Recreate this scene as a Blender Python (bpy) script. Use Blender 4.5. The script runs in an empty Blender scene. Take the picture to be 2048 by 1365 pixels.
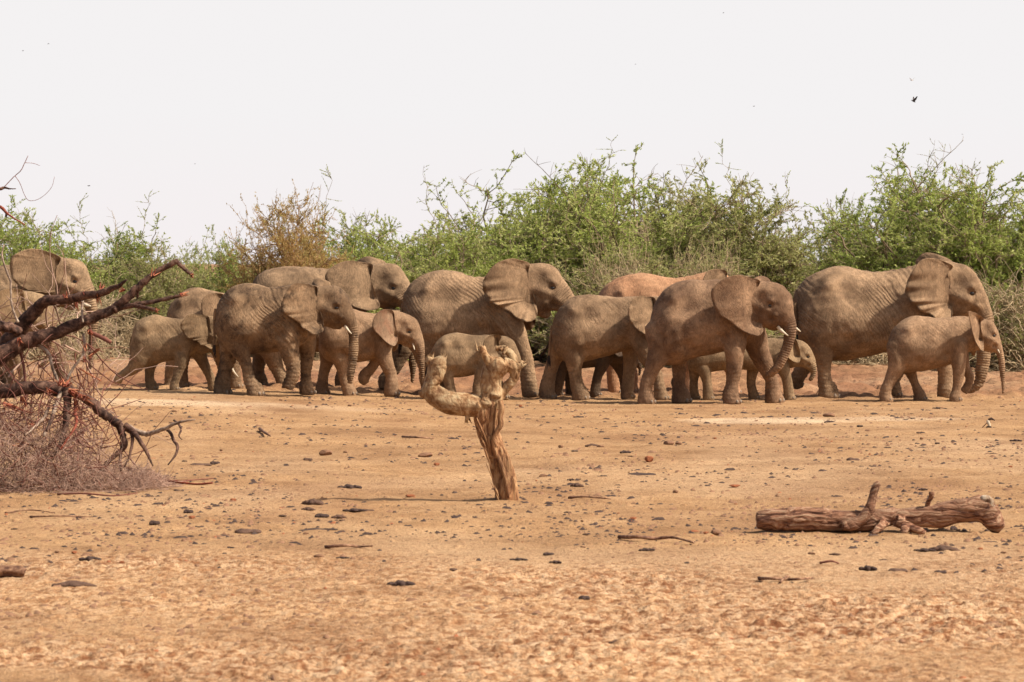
import bpy, math, random
import numpy as np
from mathutils import Vector
from mathutils.bvhtree import BVHTree

# ------------------------------------------------------------------ camera, sky, sun, exposure
FOC = 7000.0          # focal length in pixels of the 2048 px wide photograph
HOR = 540.0           # horizon row
CAMZ = 2.6
scene = bpy.context.scene
COL = scene.collection

cam_d = bpy.data.cameras.new('camera')
cam = bpy.data.objects.new('camera', cam_d)
COL.objects.link(cam)
cam.location = (0, 0, CAMZ)
cam.rotation_euler = (math.radians(90), 0, 0)
cam_d.sensor_width = 36.0
cam_d.lens = 36.0 * FOC / 2048.0
cam_d.shift_y = -(1365 / 2 - HOR) / 2048.0
cam_d.clip_start = 0.5
cam_d.clip_end = 9000
cam_d.dof.use_dof = True
cam_d.dof.focus_distance = 60
cam_d.dof.aperture_fstop = 6.3
scene.camera = cam

SUN_DIR = Vector((0.63, -0.17, 0.76)).normalized()       # towards the sun
SUN_EL = math.asin(SUN_DIR.z)
SUN_AZ = math.atan2(SUN_DIR.x, SUN_DIR.y)
world = bpy.data.worlds.new('World')
scene.world = world
world.use_nodes = True
wn, wl = world.node_tree.nodes, world.node_tree.links
wn.clear()
out = wn.new('ShaderNodeOutputWorld')
bg = wn.new('ShaderNodeBackground')
sky = wn.new('ShaderNodeTexSky')
sky.sky_type = 'NISHITA'
sky.sun_disc = False
sky.sun_elevation = SUN_EL
sky.sun_rotation = SUN_AZ
sky.dust_density = 6.0
sky.air_density = 1.0
tc = wn.new('ShaderNodeTexCoord')
sp = wn.new('ShaderNodeSeparateXYZ')
mr = wn.new('ShaderNodeMapRange')
mr.inputs['From Min'].default_value = 0.085
mr.inputs['From Max'].default_value = 0.25
mr.inputs['To Min'].default_value = 1.0
mr.inputs['To Max'].default_value = 0.04
mx = wn.new('ShaderNodeMix')
mx.data_type = 'RGBA'
hz = wn.new('ShaderNodeMix')            # dusty air: a touch pinker right at the horizon
hz.data_type = 'RGBA'
mr2 = wn.new('ShaderNodeMapRange')
mr2.inputs['From Min'].default_value = -0.01
mr2.inputs['From Max'].default_value = 0.045
wl.new(tc.outputs['Generated'], sp.inputs[0])
wl.new(sp.outputs['Z'], mr.inputs['Value'])
wl.new(sp.outputs['Z'], mr2.inputs['Value'])
wl.new(mr2.outputs[0], hz.inputs[0])
hz.inputs[6].default_value = (6.95, 6.45, 6.50, 1)
hz.inputs[7].default_value = (6.85, 6.70, 6.72, 1)
wl.new(mr.outputs[0], mx.inputs[0])
wl.new(sky.outputs[0], mx.inputs[6])
wl.new(hz.outputs[2], mx.inputs[7])
wl.new(mx.outputs[2], bg.inputs['Color'])
bg.inputs['Strength'].default_value = 0.10
wl.new(bg.outputs[0], out.inputs[0])

sun_d = bpy.data.lights.new('sun', 'SUN')
sun_d.energy = 4.9
sun_d.angle = math.radians(2.0)
sun_d.color = (1.0, 0.93, 0.82)
sun = bpy.data.objects.new('sun', sun_d)
COL.objects.link(sun)
sun.rotation_euler = SUN_DIR.to_track_quat('Z', 'Y').to_euler()

scene.view_settings.view_transform = 'Standard'
scene.view_settings.look = 'None'
scene.view_settings.exposure = 0.40
scene.view_settings.gamma = 1.0
scene.view_settings.use_curve_mapping = False
scene.render.engine = 'CYCLES'
scene.cycles.max_bounces = 6
scene.cycles.transparent_max_bounces = 8

rnd = random.Random(7)
rs = np.random.RandomState(11)

# ------------------------------------------------------------------ numpy noise
_T = np.random.RandomState(3).rand(256, 256).astype(np.float32)
_T3 = np.random.RandomState(5).rand(64, 64, 64).astype(np.float32)


def vn2(x, y, s=0):
    x = np.asarray(x) + 37.7 * s + 1000.0; y = np.asarray(y) + 91.3 * s + 1000.0
    xi = np.floor(x).astype(int); yi = np.floor(y).astype(int)
    fx = x - xi; fy = y - yi
    fx = fx * fx * (3 - 2 * fx); fy = fy * fy * (3 - 2 * fy)
    a = _T[xi & 255, yi & 255]; b = _T[(xi + 1) & 255, yi & 255]
    c = _T[xi & 255, (yi + 1) & 255]; d = _T[(xi + 1) & 255, (yi + 1) & 255]
    return ((a * (1 - fx) + b * fx) * (1 - fy) + (c * (1 - fx) + d * fx) * fy) * 2 - 1


def fbm2(x, y, o=4, s=0):
    r = 0; a = 0.5
    for i in range(o):
        r = r + a * vn2(x, y, s + i * 7); x = x * 2.03; y = y * 2.03; a *= 0.5
    return r


def vn3(p, s=0):
    p = p + 20.0 + 13.7 * s
    i = np.floor(p).astype(int); f = p - i
    f = f * f * (3 - 2 * f)
    i = i & 63; j = (i + 1) & 63
    def g(a, b, c): return _T3[a, b, c]
    x0, y0, z0 = i.T; x1, y1, z1 = j.T; fx, fy, fz = f.T
    r = (g(x0, y0, z0) * (1 - fx) + g(x1, y0, z0) * fx) * (1 - fy) + (g(x0, y1, z0) * (1 - fx) + g(x1, y1, z0) * fx) * fy
    q = (g(x0, y0, z1) * (1 - fx) + g(x1, y0, z1) * fx) * (1 - fy) + (g(x0, y1, z1) * (1 - fx) + g(x1, y1, z1) * fx) * fy
    return (r * (1 - fz) + q * fz) * 2 - 1


def sstep(a, b, x):
    t = np.clip((x - a) / (b - a), 0, 1)
    return t * t * (3 - 2 * t)


def voro(x, y, s=0):
    """nearest feature distance, second distance, random of the cell"""
    xi = np.floor(x).astype(int); yi = np.floor(y).astype(int)
    d1 = np.full(x.shape, 9.0); d2 = np.full(x.shape, 9.0); rid = np.zeros(x.shape)
    for dx in (-1, 0, 1):
        for dy in (-1, 0, 1):
            cx = xi + dx; cy = yi + dy
            px = cx + 0.15 + 0.7 * _T[(cx + 17 * s) & 255, (cy + 5) & 255]
            py = cy + 0.15 + 0.7 * _T[(cx + 90) & 255, (cy + 31 * s) & 255]
            d = np.hypot(px - x, py - y)
            r = _T[(cx + 55) & 255, (cy + 77 + s) & 255]
            near = d < d1
            d2 = np.where(near, d1, np.minimum(d2, d))
            rid = np.where(near, r, rid)
            d1 = np.where(near, d, d1)
    return d1, d2, rid


def gheight_base(x, y):
    x = np.asarray(x, float); y = np.asarray(y, float)
    lift = 0.21 * sstep(1.0, -8.0, x) * sstep(50, 63, y) * (1 - sstep(140, 200, y))
    und = 0.035 * fbm2(x * 0.25, y * 0.12, 3, 2) * (1 - sstep(58, 66, y) * (1 - sstep(76, 84, y)))
    far = sstep(130, 240, y) * (2.5 + 1.6 * fbm2(x * 0.03, y * 0.01, 3, 9)) + sstep(400, 1500, y) * 1.5
    mound = 0.045 * np.exp(-(((x + 0.06) / 0.26) ** 2 + ((y - 39.6) / 0.40) ** 2)) + 0.03 * np.exp(-(((x - 3.6) / 1.1) ** 2 + ((y - 34.7) / 0.35) ** 2))
    return lift + und + far + mound


def gz(x, y):
    return float(gheight_base(np.array([x]), np.array([y]))[0])


def ground_at(px, py):
    """the point of the ground under a sight line through a pixel of the photograph"""
    Y = FOC * CAMZ / (py - HOR)
    for _ in range(12):
        X = (px - 1024) * Y / FOC
        Y = 0.5 * Y + 0.5 * FOC * (CAMZ - gz(X, Y)) / (py - HOR)
    X = (px - 1024) * Y / FOC
    return X, Y, gz(X, Y)


# ------------------------------------------------------------------ object helpers
def mesh(name, verts, faces, mat=None, smooth=True):
    me = bpy.data.meshes.new(name)
    me.from_pydata([tuple(v) for v in verts], [], faces)
    if mat: me.materials.append(mat)
    if smooth: me.shade_smooth()
    return me


def mesh_np(name, V, F, mat=None, smooth=True):
    """V (n,3), F (m,k) arrays"""
    me = bpy.data.meshes.new(name)
    V = np.asarray(V, np.float32); F = np.asarray(F, np.int32)
    me.vertices.add(len(V)); me.vertices.foreach_set('co', V.ravel())
    k = F.shape[1]
    me.loops.add(F.size); me.loops.foreach_set('vertex_index', F.ravel())
    me.polygons.add(len(F)); me.polygons.foreach_set('loop_start', np.arange(0, F.size, k, dtype=np.int32))
    me.update(calc_edges=True)
    if smooth: me.shade_smooth()
    if mat: me.materials.append(mat)
    return me


def obj(name, me, parent=None, loc=None):
    o = bpy.data.objects.new(name, me); COL.objects.link(o)
    if parent: o.parent = parent
    if loc is not None: o.location = loc
    return o


def tag(o, label=None, cat=None, group=None, kind=None):
    if label: o['label'] = label
    if cat: o['category'] = cat
    if group: o['group'] = group
    if kind: o['kind'] = kind
    return o


def empty(name, loc, rz=0):
    o = bpy.data.objects.new(name, None); COL.objects.link(o)
    o.location = loc; o.rotation_euler = (0, 0, rz); o.empty_display_size = 0.3
    return o


def catmull(P, n):
    """P (k,d) -> smooth curve through the points, n steps per span"""
    P = np.asarray(P, float)
    if len(P) < 3:
        t = np.linspace(0, 1, n * (len(P) - 1) + 1)[:, None]
        return P[0] * (1 - t) + P[-1] * t
    Q = np.vstack([2 * P[0] - P[1], P, 2 * P[-1] - P[-2]])
    out_ = []
    for i in range(1, len(Q) - 2):
        p0, p1, p2, p3 = Q[i - 1:i + 3]
        for j in range(n):
            t = j / n
            out_.append(0.5 * (2 * p1 + (p2 - p0) * t + (2 * p0 - 5 * p1 + 4 * p2 - p3) * t * t + (3 * p1 - p0 - 3 * p2 + p3) * t ** 3))
    out_.append(P[-1])
    return np.array(out_)


def tube_arrays(path, rad, k=8, close_tip=False):
    """round tube along a 3-D path; returns V, F(quads)"""
    path = np.asarray(path, float); rad = np.asarray(rad, float)
    n = len(path)
    T = np.gradient(path, axis=0); T /= np.linalg.norm(T, axis=1)[:, None] + 1e-9
    up = np.array([0.02, 1.0, 0.05])
    A = np.cross(T, up); A /= np.linalg.norm(A, axis=1)[:, None] + 1e-9
    B = np.cross(T, A)
    th = np.linspace(0, 2 * math.pi, k, endpoint=False)
    V = path[:, None, :] + rad[:, None, None] * (A[:, None, :] * np.cos(th)[None, :, None] + B[:, None, :] * np.sin(th)[None, :, None])
    V = V.reshape(-1, 3)
    F = []
    for i in range(n - 1):
        for j in range(k):
            a = i * k + j; b = i * k + (j + 1) % k
            F.append((a, b, b + k, a + k))
    return V, F


# ------------------------------------------------------------------ materials
def new_mat(name):
    m = bpy.data.materials.new(name); m.use_nodes = True
    n, l = m.node_tree.nodes, m.node_tree.links
    return m, n, l, n['Principled BSDF']


def ramp(n, stops):
    r = n.new('ShaderNodeValToRGB'); e = r.color_ramp.elements
    e[0].position, e[0].color = stops[0][0], (*stops[0][1], 1)
    e[1].position, e[1].color = stops[-1][0], (*stops[-1][1], 1)
    for p, c in stops[1:-1]:
        x = e.new(p); x.color = (*c, 1)
    return r


def noise(n, l, vec, scale, detail=4, rough=0.55, dist=0.0):
    t = n.new('ShaderNodeTexNoise'); t.inputs['Scale'].default_value = scale
    t.inputs['Detail'].default_value = detail; t.inputs['Roughness'].default_value = rough
    t.inputs['Distortion'].default_value = dist
    if vec is not None: l.new(vec, t.inputs['Vector'])
    return t


def mathn(n, l, op, a, b=None, c=None):
    m = n.new('ShaderNodeMath'); m.operation = op
    for i, v in enumerate((a, b, c)):
        if v is None: continue
        if isinstance(v, (int, float)): m.inputs[i].default_value = v
        else: l.new(v, m.inputs[i])
    return m.outputs[0]


def mixc(n, l, fac, a, b, mode='MIX'):
    m = n.new('ShaderNodeMix'); m.data_type = 'RGBA'; m.blend_type = mode
    for i, v in ((0, fac), (6, a), (7, b)):
        if isinstance(v, (int, float)): m.inputs[i].default_value = v
        elif isinstance(v, tuple): m.inputs[i].default_value = (*v, 1)
        else: l.new(v, m.inputs[i])
    return m.outputs[2]


def skin_mat(name, base, dust, mud, mudamt=0.4, seed=0.0, wr=1.0):
    m, n, l, b = new_mat(name)
    tc = n.new('ShaderNodeTexCoord')
    mp = n.new('ShaderNodeMapping'); mp.inputs['Location'].default_value = (seed, seed * 1.7, 0)
    l.new(tc.outputs['Object'], mp.inputs[0]); v = mp.outputs[0]
    big = noise(n, l, v, 1.6, 5, 0.6, 0.4)
    r1 = ramp(n, [(0.34, (0, 0, 0)), (0.70, (1, 1, 1))]); l.new(big.outputs[0], r1.inputs[0])
    c = mixc(n, l, r1.outputs[0], base, dust)
    bg2 = noise(n, l, v, 3.3, 6, 0.7, 0.2)
    r2 = ramp(n, [(0.50, (0, 0, 0)), (0.64, (mudamt,) * 3)]); l.new(bg2.outputs[0], r2.inputs[0])
    c = mixc(n, l, r2.outputs[0], c, mud)
    fine = noise(n, l, v, 11, 5, 0.62)
    r3 = ramp(n, [(0.3, (0.80,) * 3), (0.7, (1.15,) * 3)]); l.new(fine.outputs[0], r3.inputs[0])
    c = mixc(n, l, 1.0, c, r3.outputs[0], 'MULTIPLY')
    # wrinkles: diagonal creases on the flank, crackle everywhere
    mp2 = n.new('ShaderNodeMapping'); mp2.inputs['Rotation'].default_value = (0, 0.75, 0); mp2.inputs['Scale'].default_value = (2.2, 0.9, 0.36)
    wp = noise(n, l, v, 2.0, 2)
    vm = n.new('ShaderNodeVectorMath'); vm.operation = 'SCALE'; vm.inputs['Scale'].default_value = 0.55
    l.new(wp.outputs['Color'], vm.inputs[0])
    va = n.new('ShaderNodeVectorMath'); va.operation = 'ADD'; l.new(v, va.inputs[0]); l.new(vm.outputs[0], va.inputs[1])
    l.new(va.outputs[0], mp2.inputs[0])
    vo = n.new('ShaderNodeTexVoronoi'); vo.feature = 'DISTANCE_TO_EDGE'; vo.inputs['Scale'].default_value = 17; l.new(mp2.outputs[0], vo.inputs['Vector'])
    w1 = noise(n, l, mp2.outputs[0], 14, 3, 0.6)
    vo2 = n.new('ShaderNodeTexVoronoi'); vo2.feature = 'DISTANCE_TO_EDGE'; vo2.inputs['Scale'].default_value = 42; l.new(va.outputs[0], vo2.inputs['Vector'])
    e1 = n.new('ShaderNodeMapRange'); l.new(vo.outputs[0], e1.inputs[0]); e1.inputs[2].default_value = 0.14
    e2 = n.new('ShaderNodeMapRange'); l.new(vo2.outputs[0], e2.inputs[0]); e2.inputs[2].default_value = 0.12
    h = mathn(n, l, 'ADD', mathn(n, l, 'MULTIPLY', e1.outputs[0], 0.45), mathn(n, l, 'MULTIPLY', w1.outputs[0], 0.8))
    h = mathn(n, l, 'ADD', h, mathn(n, l, 'MULTIPLY', e2.outputs[0], 0.3))
    md = noise(n, l, mp2.outputs[0], 5.0, 6, 0.62)
    h = mathn(n, l, 'ADD', h, mathn(n, l, 'MULTIPLY', md.outputs[0], 1.6))
    # skin colour darkens along the crease lines
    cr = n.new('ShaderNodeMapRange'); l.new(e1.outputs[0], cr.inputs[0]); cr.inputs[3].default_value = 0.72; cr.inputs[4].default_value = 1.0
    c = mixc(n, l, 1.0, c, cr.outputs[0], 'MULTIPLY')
    at = n.new('ShaderNodeAttribute'); at.attribute_name = 'ring'
    rg = mathn(n, l, 'SINE', at.outputs['Fac'])
    am = n.new('ShaderNodeAttribute'); am.attribute_name = 'ringmask'
    rg = mathn(n, l, 'MULTIPLY', rg, am.outputs['Fac'])
    rg2 = mathn(n, l, 'MULTIPLY_ADD', rg, 0.06, 1.0)
    c = mixc(n, l, 1.0, c, rg2, 'MULTIPLY')
    af = n.new('ShaderNodeAttribute'); af.attribute_name = 'fold'
    am2 = n.new('ShaderNodeAttribute'); am2.attribute_name = 'foldmask'
    jf = mathn(n, l, 'MULTIPLY_ADD', w1.outputs[0], 3.0, af.outputs['Fac'])
    fo = mathn(n, l, 'MULTIPLY', mathn(n, l, 'SINE', jf), am2.outputs['Fac'])
    c = mixc(n, l, 1.0, c, mathn(n, l, 'MULTIPLY_ADD', fo, 0.07, 1.0), 'MULTIPLY')
    rg = mathn(n, l, 'ADD', rg, mathn(n, l, 'MULTIPLY', fo, 0.9))
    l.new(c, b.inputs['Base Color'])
    bp = n.new('ShaderNodeBump'); bp.inputs['Strength'].default_value = 0.75; bp.inputs['Distance'].default_value = 0.012 * wr
    l.new(h, bp.inputs['Height'])
    bp2 = n.new('ShaderNodeBump'); bp2.inputs['Strength'].default_value = 0.8; bp2.inputs['Distance'].default_value = 0.006
    l.new(rg, bp2.inputs['Height']); l.new(bp.outputs[0], bp2.inputs['Normal'])
    l.new(bp2.outputs[0], b.inputs['Normal'])
    b.inputs['Roughness'].default_value = 0.85
    b.inputs['Specular IOR Level'].default_value = 0.18
    return m


def simple_mat(name, col, rough=0.8, var=0.25, scale=12, bump=0.0, spec=0.2):
    m, n, l, b = new_mat(name)
    tc = n.new('ShaderNodeTexCoord')
    t = noise(n, l, tc.outputs['Object'], scale, 5, 0.6)
    r = ramp(n, [(0.3, (1 - var,) * 3), (0.7, (1 + var,) * 3)]); l.new(t.outputs[0], r.inputs[0])
    c = mixc(n, l, 1.0, col, r.outputs[0], 'MULTIPLY')
    l.new(c, b.inputs['Base Color'])
    b.inputs['Roughness'].default_value = rough; b.inputs['Specular IOR Level'].default_value = spec
    if bump:
        bp = n.new('ShaderNodeBump'); bp.inputs['Strength'].default_value = 0.8; bp.inputs['Distance'].default_value = bump
        l.new(t.outputs[0], bp.inputs['Height']); l.new(bp.outputs[0], b.inputs['Normal'])
    return m


def wood_mat(name, c0, c1, c2, axis_scale=(14, 14, 1.6), bump=0.02, scale=1.0):
    m, n, l, b = new_mat(name)
    tc = n.new('ShaderNodeTexCoord')
    mp = n.new('ShaderNodeMapping'); mp.inputs['Scale'].default_value = tuple(a * scale for a in axis_scale)
    wp = noise(n, l, tc.outputs['Object'], 2.5, 2)
    vm = n.new('ShaderNodeVectorMath'); vm.operation = 'SCALE'; vm.inputs['Scale'].default_value = 0.25; l.new(wp.outputs['Color'], vm.inputs[0])
    va = n.new('ShaderNodeVectorMath'); l.new(tc.outputs['Object'], va.inputs[0]); l.new(vm.outputs[0], va.inputs[1])
    l.new(va.outputs[0], mp.inputs[0])
    t = noise(n, l, mp.outputs[0], 1.5, 6, 0.65)
    r = ramp(n, [(0.38, c0), (0.49, c1), (0.62, c2)]); l.new(t.outputs[0], r.inputs[0])
    pt = noise(n, l, tc.outputs['Object'], 3.5, 3)
    rp = ramp(n, [(0.35, (0.7,) * 3), (0.7, (1.25,) * 3)]); l.new(pt.outputs[0], rp.inputs[0])
    c = mixc(n, l, 1.0, r.outputs[0], rp.outputs[0], 'MULTIPLY')
    l.new(c, b.inputs['Base Color'])
    b.inputs['Roughness'].default_value = 0.75; b.inputs['Specular IOR Level'].default_value = 0.25
    bp = n.new('ShaderNodeBump'); bp.inputs['Strength'].default_value = 1.0; bp.inputs['Distance'].default_value = bump
    l.new(t.outputs[0], bp.inputs['Height']); l.new(bp.outputs[0], b.inputs['Normal'])
    return m


def leaf_mat(name, cols):
    m, n, l, b = new_mat(name)
    at = n.new('ShaderNodeAttribute'); at.attribute_name = 'tint'
    oi = n.new('ShaderNodeObjectInfo')
    f = mathn(n, l, 'ADD', at.outputs['Fac'], mathn(n, l, 'MULTIPLY_ADD', oi.outputs['Random'], 0.24, -0.12))
    r = ramp(n, [(i / (len(cols) - 1), c) for i, c in enumerate(cols)]); l.new(f, r.inputs[0])
    l.new(r.outputs[0], b.inputs['Base Color'])
    b.inputs['Roughness'].default_value = 0.6; b.inputs['Specular IOR Level'].default_value = 0.25
    tr = n.new('ShaderNodeBsdfTranslucent'); l.new(r.outputs[0], tr.inputs['Color'])
    ms = n.new('ShaderNodeMixShader'); ms.inputs[0].default_value = 0.5
    l.new(b.outputs[0], ms.inputs[1]); l.new(tr.outputs[0], ms.inputs[2])
    l.new(ms.outputs[0], n['Material Output'].inputs[0])
    return m


def ground_mat():
    m, n, l, b = new_mat('dry_soil')
    tc = n.new('ShaderNodeTexCoord'); v = tc.outputs['Object']
    at = n.new('ShaderNodeAttribute'); at.attribute_name = 'soil'; at.attribute_type = 'GEOMETRY'
    spx = n.new('ShaderNodeSeparateColor'); l.new(at.outputs['Color'], spx.inputs[0])
    base = ramp(n, [(0.30, (0.255, 0.139, 0.064)), (0.5, (0.345, 0.202, 0.098)), (0.72, (0.41, 0.255, 0.132))])
    t = noise(n, l, v, 0.9, 8, 0.65); l.new(t.outputs[0], base.inputs[0])
    # R: reddish trampled soil, G: pale windblown sand, B: broken crust
    c = mixc(n, l, spx.outputs[0], base.outputs[0], (0.22, 0.105, 0.055))
    c = mixc(n, l, spx.outputs[1], c, (0.54, 0.385, 0.24))
    crust = ramp(n, [(0.40, (0.20, 0.080, 0.034)), (0.47, (0.36, 0.200, 0.100)), (0.55, (0.48, 0.305, 0.170)), (0.70, (0.60, 0.42, 0.26))])
    mpc = n.new('ShaderNodeMapping'); mpc.inputs['Scale'].default_value = (1.0, 0.55, 1.0); l.new(v, mpc.inputs[0])
    t2 = noise(n, l, mpc.outputs[0], 9.0, 5, 0.68, 0.6); l.new(t2.outputs[0], crust.inputs[0])
    c = mixc(n, l, spx.outputs[2], c, crust.outputs[0])
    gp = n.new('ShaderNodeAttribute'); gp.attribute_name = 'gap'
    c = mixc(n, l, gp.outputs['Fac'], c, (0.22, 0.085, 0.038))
    # litter: dark crumbs and red clay crumbs
    mpg = n.new('ShaderNodeMapping'); mpg.inputs['Scale'].default_value = (1.0, 0.45, 1.0); l.new(v, mpg.inputs[0])
    g = noise(n, l, mpg.outputs[0], 16, 4, 0.75)
    rg = ramp(n, [(0.545, (0, 0, 0)), (0.61, (0.75,) * 3)]); l.new(g.outputs[0], rg.inputs[0])
    gm = noise(n, l, v, 0.5, 3)
    rgm = ramp(n, [(0.35, (0.35,) * 3), (0.6, (1,) * 3)]); l.new(gm.outputs[0], rgm.inputs[0])
    lf = mixc(n, l, 1.0, rg.outputs[0], rgm.outputs[0], 'MULTIPLY')
    c = mixc(n, l, lf, c, (0.17, 0.075, 0.040))
    pz = noise(n, l, v, 0.35, 6, 0.6, 0.5)
    rpz = ramp(n, [(0.35, (0.80, 0.76, 0.74)), (0.5, (1, 1, 1)), (0.65, (1.10, 1.10, 1.08))]); l.new(pz.outputs[0], rpz.inputs[0])
    c = mixc(n, l, 1.0, c, rpz.outputs[0], 'MULTIPLY')
    g2 = noise(n, l, v, 45, 4, 0.8)
    rg2 = ramp(n, [(0.32, (0.62, 0.58, 0.55)), (0.5, (1, 1, 1)), (0.7, (1.22, 1.2, 1.2))]); l.new(g2.outputs[0], rg2.inputs[0])
    c = mixc(n, l, 1.0, c, rg2.outputs[0], 'MULTIPLY')
    l.new(c, b.inputs['Base Color'])
    b.inputs['Roughness'].default_value = 0.95; b.inputs['Specular IOR Level'].default_value = 0.1
    hb = mathn(n, l, 'ADD', mathn(n, l, 'MULTIPLY', g2.outputs[0], 0.35), g.outputs[0])
    bp = n.new('ShaderNodeBump'); bp.inputs['Strength'].default_value = 0.9; bp.inputs['Distance'].default_value = 0.035
    l.new(hb, bp.inputs['Height']); l.new(bp.outputs[0], b.inputs['Normal'])
    return m


# ------------------------------------------------------------------ the ground
def build_ground():
    ys = [16.0]
    while ys[-1] < 3500:
        y = ys[-1]
        if y < 34: d = 0.024 * (y / 20)
        elif y < 60: d = 0.042 * (y / 34) ** 1.9
        elif y < 112: d = 0.13 * (y / 60) ** 1.8
        else: d = 0.5 * (y / 112) ** 2.6
        ys.append(y + d)
    ys = np.array(ys)
    t = np.linspace(-1, 1, 561)
    outer = np.array([1.12, 1.4, 2.2, 4.5, 12, 45])
    t = np.concatenate([-outer[::-1], t, outer])
    hw = 1.8 + 0.165 * ys
    X = hw[:, None] * t[None, :]
    Yg = np.repeat(ys[:, None], len(t), 1)
    x, y = X.ravel(), Yg.ravel()
    z = gheight_base(x, y)
    # broken mud crust in the foreground
    edge = 31.5 + 1.4 * fbm2(x * 0.35, y * 0.35, 3, 4) - 0.10 * x
    m = sstep(edge + 1.6, edge - 1.2, y) * (0.75 + 0.5 * vn2(x * 0.5, y * 0.5, 8))
    bare = sstep(0.9, 0.2, np.hypot((x + 3.4) / 1.4, (y - 22.2) / 1.3))
    m = np.clip(m * (1 - 0.75 * bare), 0, 1)
    wx = x + 0.05 * vn2(x * 9, y * 9, 21); wy = y + 0.05 * vn2(x * 9, y * 9, 22)
    d1, d2, rid = voro(wx / 0.105, wy / 0.17, 1)
    flake = sstep(0.02, 0.22, d2 - d1)
    tilt = (rid - 0.5) * 0.05
    clod = flake * (0.010 + 0.024 * rid ** 1.5) + flake * 0.05 * np.cos(rid * 50) * (wx % 0.105)
    e1, e2, rid2 = voro(wx / 0.32, wy / 0.36, 3)
    big = (rid2 > 0.72) * sstep(0.45, 0.0, e1) * 0.035
    z = z + m * (clod + big + 0.012 * vn2(x * 22, y * 22, 12) - 0.02)
    # hoof-pocked, trampled soil round and behind the herd
    tr = sstep(69.5, 72.5, y) * (1 - sstep(104, 125, y))
    f1, f2, rid3 = voro(x / 0.42, y / 0.55, 5)
    z = z + tr * ((rid3 - 0.45) * 0.17 * sstep(0.6, 0.1, f1) + 0.10 * fbm2(x * 3, y * 3, 3, 6))
    # light unevenness everywhere
    z = z + (1 - m) * 0.022 * fbm2(x * 4.0, y * 2.5, 4, 14) * (1 - sstep(120, 200, y))
    h1, h2, rid4 = voro(x / 0.22, y / 0.3, 7)
    z = z + (1 - m) * (1 - tr) * (rid4 > 0.90) * sstep(0.28, 0.05, h1) * 0.022 * (1 - sstep(100, 130, y))
    nx, ny = len(t), len(ys)
    idx = np.arange(nx * ny).reshape(ny, nx)
    F = np.stack([idx[:-1, :-1], idx[:-1, 1:], idx[1:, 1:], idx[1:, :-1]], -1).reshape(-1, 4)
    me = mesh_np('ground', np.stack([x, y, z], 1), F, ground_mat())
    red = np.clip(sstep(70, 74, y) * (0.75 + 0.35 * vn2(x * 0.4, y * 0.2, 3)) + 0.25 * sstep(0.1, 0.6, fbm2(x * 0.5, y * 0.22, 4, 33)), 0, 1)
    red = np.where(y > 150, 0.85, red)
    def patch(px, py, w, h, s):
        gx, gy, _ = ground_at(px, py)
        r = np.hypot((x - gx) / w, (y - gy) / h) + 0.35 * fbm2(x * 0.8, y * 0.5, 3, s)
        return sstep(1.25, 0.45, r)
    pale = np.maximum.reduce([patch(1560, 842, 1.7, 1.4, 40), patch(1780, 838, 1.3, 1.0, 41) * 0.7, patch(330, 806, 2.6, 1.7, 42) * 0.85,
                              patch(620, 815, 1.8, 1.2, 43) * 0.35, 0.22 * sstep(0.0, 0.5, fbm2(x * 0.3, y * 0.16, 3, 50))])
    pale = pale * (1 - sstep(95, 110, y)) + 0.15 * sstep(150, 200, y)
    a = me.color_attributes.new('soil', 'FLOAT_COLOR', 'POINT')
    a.data.foreach_set('color', np.stack([red, pale, m, np.ones_like(x)], 1).astype(np.float32).ravel())
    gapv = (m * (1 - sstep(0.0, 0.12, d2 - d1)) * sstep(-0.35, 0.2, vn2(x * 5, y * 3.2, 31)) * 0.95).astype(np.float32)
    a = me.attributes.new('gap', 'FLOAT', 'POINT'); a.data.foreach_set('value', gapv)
    o = obj('ground', me)
    tag(o, kind='structure')
    return o


build_ground()

# ------------------------------------------------------------------ elephants
TH20 = np.linspace(0, 2 * math.pi, 22, endpoint=False)


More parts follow.
